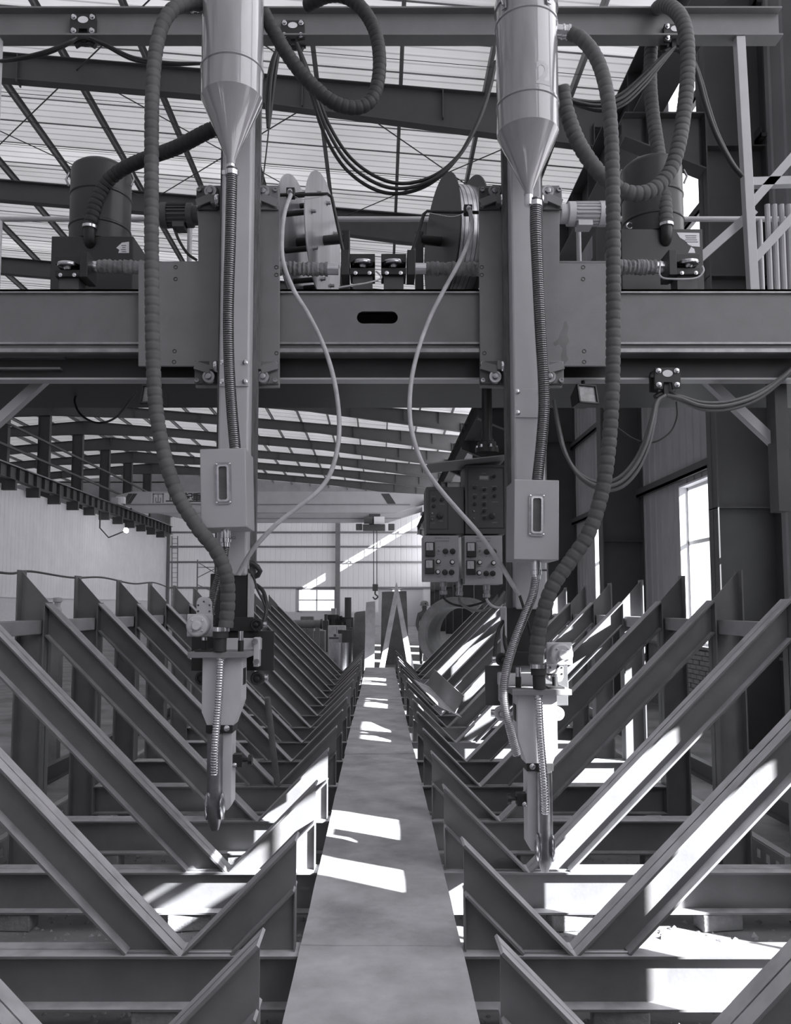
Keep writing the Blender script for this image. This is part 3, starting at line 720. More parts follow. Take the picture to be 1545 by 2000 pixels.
# paint patch worn off the right saddle plate
HRp = [c for c in HR.children if c.name.startswith('saddle_plate')][0]
patch = [(1106, 626), (1110, 640), (1108, 655), (1112, 668), (1106, 676), (1107, 694), (1110, 702), (1102, 712), (1097, 706), (1096, 694), (1099, 680), (1093, 672), (1084, 676), (1080, 670), (1090, 662), (1094, 650), (1100, 640), (1101, 630)]
rp = MB().prism([(Q(x, y, 4.965).x, Q(x, y, 4.965).z) for x, y in patch], 4.9642, 4.966)
rp.build('chipped_paint', mat('chipped_primer', 0.17, 0.6), HRp)

# ------------------------------------------------------------------ flux hoppers
def hopper(s, nm):
    Y = 4.53; u = Y/F
    cx = 453 if s < 0 else 1031
    ys = (-40, 140, 196, 322) if s < 0 else (18, 210, 264, 382)
    nx = 453 if s < 0 else 1046
    top, seam, cone, bot = [Q(cx, p, Y) for p in ys]
    ax = top.x if s > 0 else cone.x; r = 62.5*u
    o = Vector((cone.x, Y, 0))
    lab = 'tall grey flux hopper with cone bottom, number 2 painted on it' if s > 0 else 'tall grey flux hopper with cone bottom and streaks, no number on it'
    h = thing('flux_hopper', (cone.x, Y, bot.z), lab, 'hopper')
    MB().lathe([(r, cone.z), (r, top.z)], o, n=48).build('drum', M_HOPPER, h)
    for p in ((140,) if s < 0 else (52, 210)):
        z = Q(cx, p, Y).z; MB().lathe([(r, z-0.012), (r+0.006, z-0.006), (r+0.006, z+0.006), (r, z+0.012)], o, n=48).build('seam_band', M_HOPPER, h)
    MB().lathe([(9.5*u, bot.z), (9.5*u, bot.z+0.03), (r*0.99, cone.z-0.004), (r, cone.z)], o, n=48).build('cone', M_HOPPER, h, smooth=25)
    MB().lathe([(9*u, bot.z-0.06), (9*u, bot.z+0.01)], o, n=24).build('outlet_neck', M_CHROME, h)
    MB().lathe([(r*0.6, top.z+0.045), (r*1.03, top.z+0.03), (r*1.045, top.z+0.02), (r*1.045, top.z-0.02), (r*1.0, top.z-0.024)][::-1], o, n=48).build('lid', M_HOPPER, h)
    for a in (-0.9, 0.55, 2.6):
        e = Vector((math.sin(a), -math.cos(a), 0)); c = o + e*(r+0.012); 
        mb = MB(); mb.bar(c + Vector((0, 0, top.z-0.09)), c + Vector((0, 0, top.z+0.02)), 0.03, 0.008, e); mb.tube([c + e*0.01 + Vector((0, 0, top.z-0.07)), c + e*0.03 + Vector((0, 0, top.z-0.03)), c + e*0.012 + Vector((0, 0, top.z+0.02))], 0.006, 6)
        mb.build('lid_clamp', M_STEELM, h)
    mb = MB(); fx = cx + s*66; fp = Q(fx, 62 if s > 0 else 8, Y); mb.lathe([(13*u, -0.06), (13*u, 0.0), (15*u, 0.002), (15*u, 0.012), (13.5*u, 0.014), (13.5*u, 0.032), (15*u, 0.034), (15*u, 0.048), (13*u, 0.05)], fp, (s, 0, -0.1), 24); mb.build('inlet_flange', M_CHROME, h)
    # strap that carries the hopper on the column
    mb = MB(); zc = cone.z + 0.12
    mb.box((o.x-0.07, Y+r-0.02, zc), (o.x+0.07, 4.75, zc+0.06)); mb.box((o.x-0.07, Y+r-0.02, zc+0.5), (o.x+0.07, 4.75, zc+0.56)); mb.build('carrier_bracket', M_GRAY, h)
    if s > 0:
        vs, fs = text_mesh('2', 66*u, 0.0006, 0.004, True); c = Q(1050, 181, Y); a0 = math.asin((c.x-o.x)/r)
        mb = MB(); mb.add([(o.x + (r+0.0008+v.z)*math.sin(a0+v.x/r), Y - (r+0.0008+v.z)*math.cos(a0+v.x/r), c.z+v.y) for v in vs], fs); mb.build('painted_number', M_PALE, h, smooth=0)
    return h
hopper(-1, 'left'); hopper(1, 'right')

# ------------------------------------------------------------------ flux pipes and sight boxes
for s in (-1, 1):
    if s < 0: pts = [(453, 328, 4.53), (452, 380, 4.53), (450, 470, 4.56), (447, 560, 4.58), (446, 640, 4.60), (448, 720, 4.62), (453, 800, 4.60), (459, 872, 4.56), (459, 885, 4.56)]
    else: pts = [(1046, 388, 4.53), (1046, 450, 4.53), (1050, 540, 4.56), (1055, 640, 4.58), (1061, 740, 4.60), (1062, 800, 4.60), (1057, 870, 4.58), (1050, 935, 4.56), (1049, 948, 4.56)]
    o = corr('flux_pipe', pts, 0.031, 0.0125, 0.07, M_FLEX, 'dark ribbed metal flux pipe hanging below the %s hopper' % ('left' if s < 0 else 'numbered right'), 'pipe', sub=5)
    p0 = Q(*pts[0]); WLOC[o.name] = Vector(o.location)
    mb = MB(); mb.lathe([(0.033, -0.02), (0.038, -0.018), (0.038, 0.01), (0.033, 0.012)], p0 + Vector((0, 0, -0.03)), n=24); mb.cbox(p0 + Vector((-0.045, 0, -0.03)), (0.02, 0.02, 0.024)); mb.build('hose_clamp', M_CHROME, o)
    # sight box
    Yb = 4.40; u = Yb/F
    cxp, cyp, wd, ht, rot = (436, 953, 90, 157, R(-1.8)) if s < 0 else (1048, 1015, 88, 158, R(1.2))
    c = Q(cxp, cyp, Yb); Mr = Matrix.Rotation(rot, 3, 'Y')
    b = thing('sight_box', c - Vector((0, 0, ht*u/2)), 'grey steel box with an upright rounded sight glass, on the %s column' % ('left' if s < 0 else 'right'), 'box')
    mb = MB(); mb.cbox(c + Vector((0, 0.14, 0)), (wd*u, 0.28, ht*u), Mr); mb.build('case', M_BOX, b, smooth=0, bevel=0.004)
    wc = Vector((0, 0, 0))
    def rrect(w, h, r, n=6):
        out = []
        for (sx, sz_, a0) in ((1, 1, 0), (-1, 1, 90), (-1, -1, 180), (1, -1, 270)):
            for k in range(n+1):
                a = R(a0 + 90*k/n); out.append((sx*(w-r) + r*math.cos(a), sz_*(h-r) + r*math.sin(a)))
        return out
    def ring(mb, o1, o2, y0, y1, base, M):
        n = len(o1); vs = []
        for (ol, y) in ((o1, y0), (o2, y0), (o1, y1), (o2, y1)): vs += [base + M @ Vector((x, y, z)) for x, z in ol]
        fs = []
        for k in range(n):
            j = (k+1) % n; fs += [(k, j, n+j, n+k), (2*n+k, 3*n+k, 3*n+j, 2*n+j), (k, 2*n+k, 2*n+j, j), (n+k, n+j, 3*n+j, 3*n+k)]
        return mb.add(vs, fs)
    off = Vector((0.001 if s < 0 else 0, 0, (9 if s < 0 else 9)*u)); base = c + Mr @ off
    fr = ring(MB(), rrect(16*u, 42*u, 6*u), rrect(10*u, 35*u, 5*u), -0.006, 0.0, base, Mr).build('window_plate', M_STEELM, b, smooth=30)
    ring(MB(), rrect(11.5*u, 36.5*u, 5*u), rrect(8*u, 33*u, 4*u), -0.016, -0.004, base, Mr).build('window_bezel', M_CHROME, fr, smooth=30)
    mb = MB(); ol = rrect(9*u, 34*u, 5*u); mb.add([base + Mr @ Vector((x, -0.003, z)) for x, z in ol], [tuple(range(len(ol)))]); mb.build('sight_glass', mat('sight_glass', 0.10, 0.12, var=0.3), fr)
    mb = MB()
    for sx in (-1, 1):
        for q in (-1, 1): mb.lathe([(0.006, 0.004), (0.006, 0.008), (0.003, 0.010)], base + Mr @ Vector((sx*13*u, 0, q*38*u)), (0, -1, 0), 10).cut()
    mb.build('screw', M_CHROME, fr)
    # outlet fitting
    fx, fy = (441, 1033) if s < 0 else (1047, 1096); p = Q(fx, fy, 4.5)
    mb = MB(); mb.lathe([(0.026, 0.01), (0.026, -0.05), (0.03, -0.052), (0.03, -0.075), (0.024, -0.077), (0.024, -0.10)], p, n=20); mb.tube([p + Vector((0.03, -0.01, -0.05)), p + Vector((0.055, -0.01, -0.05))], 0.006, 8); mb.build('outlet_fitting', M_CHROME, b)
corr('flux_feed_tube', [(441, 1066, 4.5), (437, 1095, 4.5), (428, 1125, 4.5), (418, 1160, 4.52), (412, 1195, 4.54), (411, 1235, 4.55)], 0.021, 0.010, 0.08, M_FLEX, 'thin ribbed metal tube under the left sight box', 'tube', sub=5)
corr('flux_feed_tube', [(1047, 1128, 4.5), (1040, 1165, 4.48), (1024, 1205, 4.46), (1006, 1250, 4.44), (991, 1300, 4.43), (984, 1345, 4.42), (987, 1385, 4.42), (998, 1430, 4.43), (1010, 1475, 4.45)], 0.023, 0.010, 0.08, mat('silver_flex_tube', 0.42, 0.25, metal=0.8, var=0.15, scale=30), 'thin silvery ribbed tube curving down beside the right torch', 'tube', sub=5)

# ------------------------------------------------------------------ torches
def torch(s, xc, y0, nm, ext):
    """mirrored about xc; offsets in photo pixels at 4.5 m; ext = longer lower body"""
    Y = 4.5; u = Y/F
    def B(dx, dy, y): return Q(xc, y0, Y) + Vector((s*dx*u, y-Y, -dy*u))
    root = B(-8, 330+ext, Y)
    t = thing('welding_torch', root, 'grey welding torch with round motor and long nozzle above the %s frames' % nm, 'torch')
    def bx(x0, x1, d0, d1, ya, yb): a, b = B(x0, d0, ya), B(x1, d1, yb); return ((a.x, ya, a.z), (b.x, yb, b.z))
    MB().box(*bx(-79, 88, -40, 40, 4.70, 4.716)).build('cross_plate', M_BLACK if s > 0 else M_STEEL_D, t, smooth=0, bevel=0.003)
    MB().box(*bx(-62, 51, -3, 8, 4.40, 4.70)).build('top_flange', M_PLATE, t, smooth=0, bevel=0.003)
    pol = [(-38, 8), (38, 8), (38, 92), (22, 138+ext*0.3), (-27, 138+ext*0.3), (-38, 112)]
    p2 = [(B(a, b, Y).x, B(a, b, Y).z) for a, b in pol]
    body = MB().prism(p2, 4.46, 4.62).build('torch_body', M_MOTOR, t, smooth=0, bevel=0.003)
    w = MB(); w.box(*bx(37.5, 38.6, 30, 62, 4.50, 4.59)); w.build('side_opening', M_BLACK, body, smooth=0)
    d1 = 138 + ext*0.3
    pol = [(-27, d1), (20, d1), (20, 285+ext), (14, 296+ext), (-27, 300+ext)]
    MB().prism([(B(a, b, Y).x, B(a, b, Y).z) for a, b in pol], 4.475, 4.60).build('lower_body', M_MOTOR, t, smooth=0, bevel=0.002)
    bd = MB().box(*bx(-29, 22, d1-2, d1+13, 4.455, 4.61)).build('clamp_band', M_BLACK, t, smooth=0, bevel=0.002)
    MB().bolt(B(11, d1+4, 4.455), (0, -1, 0), 0.012, 0.016).build('bolt', M_CHROME, bd)
    # nozzle
    nz = MB(); c0 = B(-10, d1+13, 4.445); c1 = B(-10, 300+ext, 4.445); c2 = B(-8, 330+ext, 4.445)
    nz.tube([c0, c1, c1 + (c2-c1)*0.55, c2], [0.042, 0.042, 0.034, 0.02], 24); nz.build('nozzle', M_STEELM, t, smooth=35)
    for dx in (-22, 6):
        g = MB(); c = B(dx, 285+ext, 4.43); g.lathe([(0.02, -0.014), (0.05, -0.006), (0.055, 0.0), (0.05, 0.006), (0.02, 0.014)], c, (1, 0, 0), 24)
        for i in range(len(g.v)): g.v[i].z = c.z + (g.v[i].z-c.z)*1.35
        g.build('guide_wheel', M_CHROME, t, smooth=40)
    # silver flux tube down the front
    path = spline([B(0, 2, 4.43), B(-1, 30, 4.425), B(-2, 70, 4.42), B(-5, 120, 4.42), B(-8, 180, 4.41), B(-9, 225+ext*0.5, 4.42)], 0.0035)
    fx = MB().tube(path, [0.0215*(1+0.07*math.cos(i*math.pi/2)) for i in range(len(path))], 14).build('front_tube', M_CHROME, t, smooth=75)
    MB().lathe([(0.023, -0.012), (0.029, -0.01), (0.029, 0.012), (0.023, 0.014)], path[0] + Vector((0, 0, -0.012)), n=20).build('tube_clamp', M_CHROME, fx)
    # neck under the big hose
    nk = MB(); a, b = B(-2, -4, 4.42), B(-1, -50, 4.42); nk.tube([a, a + (b-a)*0.55, a + (b-a)*0.56, b], [0.034, 0.034, 0.042, 0.042], 24); nk.build('neck', M_RUBBER, t, smooth=35)
    MB().lathe([(0.043, -0.012), (0.049, -0.01), (0.049, 0.012), (0.043, 0.014)], B(-1, -46, 4.42), n=28).build('hose_clamp', M_CHROME, t, smooth=35)
    # slide blocks, pillars, bolts
    sb = MB().box(*bx(-20, 64, -26, -3, 4.63, 4.70)).build('slide_block', M_MOTOR, t, smooth=0, bevel=0.003)
    MB().box(*bx(51, 62, -28, 30, 4.62, 4.70)).build('side_block', M_MOTOR, t, smooth=0, bevel=0.003)
    k = MB()
    for dx, dy in ((54, -20), (57, 20), (-20, -18)): k.lathe([(0.017, 0), (0.017, 0.02), (0.011, 0.02), (0.0105, 0.01)], B(dx, dy, 4.622), (0, -1, 0), 16).cut()
    k.build('socket_bolt', M_STEELM, sb, smooth=35)
    for dx in (33, -38):
        p = MB(); p.tube([B(dx, -3, 4.5), B(dx, -24, 4.5)], 0.016, 16); p.build('pillar', M_BLACK, t, smooth=35)
        MB().tube([B(dx, -24, 4.5), B(dx, -42 if dx > 0 else -30, 4.5)], 0.0145, 16).build('pillar_rod', M_CHROME, t, smooth=35)
    MB().box(*bx(-50, -20, -7, -3, 4.42, 4.6)).build('base_shim', M_BLACK, t, smooth=0)
    # rollers
    for i, (dx, dy, r) in enumerate(((55, -53, 13), (-53, 54, 14), (58, 54, 14))):
        rl = MB().lathe([(r*u*0.9, 0), (r*u, 0.008), (r*u, 0.05), (r*u*0.85, 0.058), (r*u*0.62, 0.058), (r*u*0.6, 0.046), (r*u*0.35, 0.046), (r*u*0.32, 0.062), (r*u*0.15, 0.064)], B(dx, dy, 4.70), (0, -1, 0), 28)
        rl.build('roller', M_BLACK if (s > 0 or i == 0) else M_MOTOR, t, smooth=35)
        MB().cyl(B(dx + 12, dy, 4.69), B(dx+19, dy, 4.69), 0.02, n=14).build('roller_cap', M_CHROME, t, smooth=35)
    MB().box(*bx(-28, 48, -68, -40, 4.66, 4.712)).build('roller_bar', M_BLACK, t, smooth=0, bevel=0.003)
    # wire feed motor
    mz = -53 if s > 0 else -68
    m = MB().cbox(B(-47, mz, 4.50), (50*u, 0.02, 44*u)).build('motor_flange', M_MOTOR, t, smooth=0, bevel=0.006)
    MB().lathe([(21*u, 0.0), (22*u, 0.004), (22*u, 0.05), (20*u, 0.06), (17*u, 0.064), (9.5*u, 0.062), (9*u, 0.085), (7.5*u, 0.092), (2*u, 0.092)], B(-47, mz, 4.49), (0, -1, 0), 40).build('motor', M_MOTOR, t, smooth=30)
    k = MB()
    for a in range(4): k.lathe([(0.005, 0), (0.005, 0.008), (0.003, 0.01)], B(-47 + 14*math.cos(R(45+90*a)), mz + 14*math.sin(R(45+90*a)), 4.427), (0, -1, 0), 8).cut()
    k.build('screw', M_CHROME, m)
    gd = -1 if s > 0 else 1
    gp = []
    for x, y in ((-15, 18), (15, 18), (15, 45), (12, 52), (6, 55), (-6, 55), (-12, 52), (-15, 45)): gp.append((B(-40+x, mz + gd*y, 4.5).x, B(-40+x, mz + gd*y, 4.5).z))
    g = MB().prism(gp, 4.50, 4.60).build('gearbox', M_MOTOR, t, smooth=0, bevel=0.006)
    k = MB()
    for x, y in ((0, 46), (-11, 39), (11, 39), (-11, 27), (11, 27)): k.lathe([(0.0065, 0), (0.0065, 0.002), (0.004, 0.002), (0.0035, 0.0)], B(-40+x, mz + gd*y, 4.5), (0, -1, 0), 10).cut()
    k.build('gearbox_bolt', M_STEELM, g)
    # clamp screw at the side
    cl = MB(); cl.box(*bx(20, 38, 194+ext*0.6, 218+ext*0.6, 4.50, 4.56)); kb = cl.build('side_clamp', M_BLACK, t, smooth=0, bevel=0.003)
    kn = MB(); kn.tube([B(38, 206+ext*0.6, 4.53), B(48, 206+ext*0.6, 4.53), B(49, 206+ext*0.6, 4.53), B(56, 206+ext*0.6, 4.53)], [0.012, 0.012, 0.03, 0.03], 10); kn.build('clamp_knob', M_BLACK, kb)
    MB().bolt(B(24, 214+ext*0.6, 4.50), (0, -1, 0), 0.01, 0.02).build('bolt', M_CHROME, kb)
    return t
torch(1, 437, 1275, 'left', 0)
torch(-1, 1046, 1346, 'right', 6)

# ------------------------------------------------------------------ big hoses
RB = 0.039
corr('flux_hose', [(392, 8, 4.53), (368, 6, 4.48), (338, 18, 4.42), (316, 52, 4.38), (303, 110, 4.36), (297, 200, 4.35), (296, 330, 4.35), (296, 460, 4.35), (297, 590, 4.35), (299, 700, 4.35), (305, 800, 4.35), (320, 885, 4.35), (346, 965, 4.35), (386, 1030, 4.36), (422, 1076, 4.38), (442, 1125, 4.40), (445, 1175, 4.42), (441, 1226, 4.42)], RB, 0.050, 0.06, M_RUBBER2, 'long ribbed grey hose from the left hopper down to the left torch')
corr('flux_hose', [(1112, 64, 4.53), (1136, 76, 4.50), (1164, 112, 4.45), (1183, 170, 4.40), (1193, 250, 4.38), (1197, 370, 4.36), (1198, 500, 4.36), (1198, 640, 4.36), (1196, 760, 4.36), (1189, 870, 4.36), (1176, 960, 4.36), (1150, 1040, 4.36), (1112, 1098, 4.37), (1079, 1146, 4.38), (1060, 1200, 4.40), (1050, 1250, 4.42), (1046, 1298, 4.42)], RB, 0.050, 0.06, M_RUBBER2, 'long ribbed grey hose from the numbered hopper down to the right torch')
corr('return_hose', [(513, 22, 4.60), (534, 60, 4.62), (565, 112, 4.65), (604, 160, 4.68), (648, 198, 4.70), (690, 211, 4.72), (722, 198, 4.74), (738, 160, 4.76), (741, 110, 4.78), (732, 60, 4.80), (708, 18, 4.82), (675, -6, 4.84), (640, -8, 4.88), (600, 10, 5.0)], 0.041, 0.040, 0.05, M_RUBBER, 'black ribbed hose looping beside the left hopper at the top')
corr('return_hose', [(425, 248, 4.98), (395, 262, 5.02), (345, 288, 5.15), (290, 308, 5.3), (240, 330, 5.45), (207, 358, 5.50), (188, 395, 5.50), (177, 435, 5.50), (174, 448, 5.52)], 0.046, 0.040, 0.06, M_RUBBER, 'black ribbed hose running from behind the left column to the left dust drum')
corr('return_hose', [(1098, 170, 4.98), (1106, 215, 5.0), (1128, 275, 5.0), (1160, 325, 5.0), (1195, 360, 5.0), (1235, 378, 5.0), (1275, 370, 5.02), (1308, 335, 5.04), (1326, 280, 5.06), (1337, 210, 5.08), (1343, 140, 5.1), (1341, 75, 5.12), (1330, 35, 5.18), (1310, 14, 5.3), (1290, 12, 5.45), (1278, 30, 5.75), (1272, 90, 5.78), (1270, 160, 5.75), (1276, 230, 5.72), (1288, 310, 5.66), (1298, 390, 5.54), (1301, 445, 5.50)], 0.047, 0.046, 0.07, M_RUBBER2, 'ribbed hose looping over the top beam down to the right dust drum')
# wire conduits
cable('wire_conduit', [(568, 380, 5.0), (556, 415, 4.92), (551, 460, 4.86), (553, 510, 4.82), (573, 565, 4.80), (603, 615, 4.78), (632, 675, 4.76), (652, 740, 4.72), (662, 810, 4.68), (660, 870, 4.64), (645, 925, 4.60), (620, 960, 4.58), (580, 992, 4.56), (540, 1024, 4.54), (505, 1060, 4.54), (480, 1095, 4.56), (466, 1122, 4.58)], 0.0135, M_CONDUIT, 'pale wire conduit curving out from the left reel to the left torch')
cable('wire_conduit', [(918, 412, 5.0), (922, 445, 4.96), (912, 480, 4.90), (893, 520, 4.86), (868, 565, 4.84), (840, 620, 4.82), (818, 680, 4.78), (804, 740, 4.74), (800, 800, 4.70), (806, 850, 4.66), (825, 905, 4.62), (855, 950, 4.58), (895, 997, 4.56), (935, 1042, 4.54), (970, 1090, 4.54), (1000, 1140, 4.54), (1015, 1162, 4.55)], 0.0135, M_CONDUIT, 'pale wire conduit curving out from the right reel to the right torch')
cable('wire_guide', [(1014, 1160, 4.55), (1022, 1185, 4.54), (1030, 1215, 4.53), (1036, 1240, 4.55)], 0.008, M_CABLE, 'dark wire guide ending at the right torch')

# ------------------------------------------------------------------ wire feed units, wrapped pipes
def feeder(s, pxa, pxb, py, Y, where):
    """straightener block with horizontal wheel; pipe enters from the side s"""
    u = Y/F; w = abs(pxb-pxa); c = Q((pxa+pxb)/2, py, Y)
    t = thing('wire_straightener', (c.x, Y+0.03, zt), 'black wire straightener block with shiny horizontal wheel, %s' % where, 'machine')
    MB().cbox(c + Vector((0, 0.08, 14*u)), (w*u*0.9, 0.16, 18*u)).cbox(c + Vector((0, 0.08, -13*u)), (w*u*0.9, 0.16, 14*u)).cbox(c + Vector((0, 0.15, 0)), (w*u*0.9, 0.03, 24*u)).build('housing', M_BLACK, t, smooth=0, bevel=0.004)
    MB().lathe([(7*u, -7*u), (9*u, -3*u), (20*u, -1*u), (21*u, 1*u), (19*u, 2*u), (19*u, 3*u), (21*u, 4*u), (20*u, 6*u), (6*u, 7*u)], c + Vector((0, 0.01, 2*u)), (0, -0.12, 1), 32).build('wheel', M_CHROME, t, smooth=35)
    k = MB()
    for dx in (-14, 14): k.bolt(c + Vector((dx*u, 0.0, -17*u)), (0, -1, 0), 3*u, 0.01).cut()
    k.build('bolt', M_CHROME, t)
    fx = c + Vector((s*(w/2+7)*u, 0.06, 2*u)); MB().cbox(fx, (16*u, 0.17, 52*u)).build('end_flange', M_BLACK, t, smooth=0, bevel=0.004)
    MB().box((c.x-20*u, Y+0.03, zt), (c.x+20*u, Y+0.15, c.z-18*u)).build('pedestal', M_STEEL_D, t, smooth=0)
    return fx
def wrapped(p0, p1, r, where):
    n = 60; mb = MB(); path = [p0 + (p1-p0)*i/n for i in range(n+1)]; random.seed(int(p0.x*100) & 255)
    rs = [r*(1 + 0.07*math.sin(i*1.1) + random.uniform(-0.06, 0.06)) for i in range(n+1)]
    mb.tube(path, rs, 20)
    for i, v in enumerate(mb.v):
        ang = math.atan2(v.z-p0.z, v.y-p0.y); t = (v.x-p0.x)*38
        d = 0.07*r*math.sin(t*1.3+ang*2); v.z += d*math.sin(ang); v.y += d*math.cos(ang)
    o = mb.build('wrapped_pipe', M_WRAP, smooth=60); tag(o, 'horizontal pipe wrapped in dirty cloth, %s' % where, 'pipe')
    d = (p1-p0).normalized(); MB().tube([p1 - d*0.002, p1 + d*0.07], r*0.85, 20).build('pipe_end', M_CHROME, o)
    return o
Yp = 5.13
feeder(-1, 680, 736, 517, Yp, 'the middle pair, left one'); feeder(1, 741, 797, 517, Yp, 'the middle pair, right one')
feeder(1, 104, 160, 521, Yp, 'at the far left end of the bridge'); feeder(-1, 1318, 1372, 517, Yp, 'on the right beside the label plate')
wrapped(Q(546, 525, Yp+0.06), Q(640, 526, Yp+0.06), 0.043, 'left of the middle straighteners'); wrapped(Q(938, 526, Yp+0.06), Q(832, 525, Yp+0.06), 0.043, 'right of the middle straighteners')
wrapped(Q(300, 523, Yp+0.06), Q(192, 521, Yp+0.06), 0.043, 'on the left in front of the left drum box'); wrapped(Q(1190, 522, Yp+0.06), Q(1280, 522, Yp+0.06), 0.046, 'on the right in front of the right drum box')
cable('feed_lead', [(735, 530, 5.1), (745, 543, 5.08), (720, 552, 5.06), (690, 557, 5.06), (660, 562, 5.05)], 0.006, M_CONDUIT, 'thin pale lead lying below the middle straighteners')
cable('feed_lead', [(1290, 510, 5.08), (1290, 540, 5.06), (1320, 545, 5.05), (1360, 543, 5.05), (1374, 530, 5.05), (1372, 520, 5.08)], 0.006, M_CONDUIT, 'thin pale lead looped under the right straightener')

# ------------------------------------------------------------------ wire reels
def reel(s, px, py, Y, full, where):
    c = Q(px, py, Y); Rr = 0.48; yaw = R(12); ax = Vector((s*math.cos(yaw), math.sin(yaw), 0)).normalized()
    t = thing('wire_reel', (c.x, Y, zb-0.03), where, 'reel')
    wid = 0.21
    def disc(o, m, nm): 
        d = MB().lathe([(0.05, -0.004), (Rr, -0.004), (Rr, 0.004), (0.05, 0.004)], o, ax, 64).build(nm, m, t, smooth=30); return d
    M1 = mat('scratched_disc', 0.62, 0.35, metal=0.6, var=0.3, scale=6, stretch=(1, 1, 0.12)) if not full else M_BLACK
    f = disc(c, M1, 'front_disc'); b = disc(c + ax*wid, M1 if not full else M_STEEL_D, 'back_disc')
    o2 = c + ax*wid
    e1 = Vector((0, 0, 1)); e2 = ax.cross(e1)
    if full:
        MB().lathe([(0.16, 0.006), (0.40, 0.006), (0.405, wid*0.5), (0.40, wid-0.006), (0.16, wid-0.006)], c, ax, 64).build('wire_coil', mat('copper_wire', 0.6, 0.3, metal=0.7, var=0.2, scale=20), t, smooth=50)
        k = MB()
        for h in (0.03, 0.055, 0.085, 0.12, 0.15): k.lathe([(0.403, h-0.003), (0.408, h), (0.403, h+0.003)], c, ax, 64).cut()
        k.build('wire_turn', M_STEELM, t, smooth=60)
    else:
        for a in range(8):
            t_ = R(45*a+12); p = (e1*math.cos(t_) + e2*math.sin(t_))*0.33
            MB().cyl(c + p - ax*0.002, o2 + p, 0.02, n=12).build('spacer_rod', M_BLACK, t)
            MB().bolt(c + p, -ax, 0.014, 0.035).build('bolt', M_STEELM, t)
    MB().cyl(c - ax*0.16, o2 + ax*0.05, 0.036, n=20).build('shaft', M_BLACK, t)
    sx = c - ax*0.17
    MB().box((sx.x-0.03, Y-0.05, zb-0.03), (sx.x+0.03, Y+0.05, sx.z+0.06)).build('stand', M_BLACK, t, smooth=0, bevel=0.006)
    return t
reel(-1, 632, 470, 5.92, False, 'empty wire reel with two pale scratched discs and black spacer rods, left of centre')
reel(1, 862, 472, 5.92, True, 'full wire reel with a dark disc and a shining wound coil, right of centre')
# guide arms over the reels
for s, pts, where in ((-1, [(672, 500, 5.12), (648, 385, 5.12), (640, 379, 5.12), (545, 381, 5.12)], 'left'), (1, [(803, 498, 5.12), (828, 418, 5.12), (834, 413, 5.12), (935, 415, 5.12)], 'right')):
    g = thing('guide_arm', Q(*pts[0]), 'bent black rod arm guiding wire off the %s reel' % where, 'arm')
    MB().tube(q3(pts), 0.011, 10).build('rod', M_BLACK, g)
    c = Q(568 if s < 0 else 914, 378 if s < 0 else 411, 5.11)
    MB().cbox(c, (0.055, 0.05, 0.06)).build('guide_block', M_BLACK, g, bevel=0.004); MB().tube([c + Vector((0, -0.03, 0.0)), c + Vector((0, -0.055, -0.015)), c + Vector((0, -0.07, -0.03))], 0.017, 14).build('conduit_nut', M_CHROME, g)
    cable('stray_wire', [(pts[3][0]+(20 if s < 0 else -20), pts[3][1]-3, 5.1), ((pts[2][0]+pts[3][0])/2, pts[2][1]+10, 5.1), (pts[2][0], pts[2][1]+2, 5.1)], 0.002, M_CHROME, parent=g)

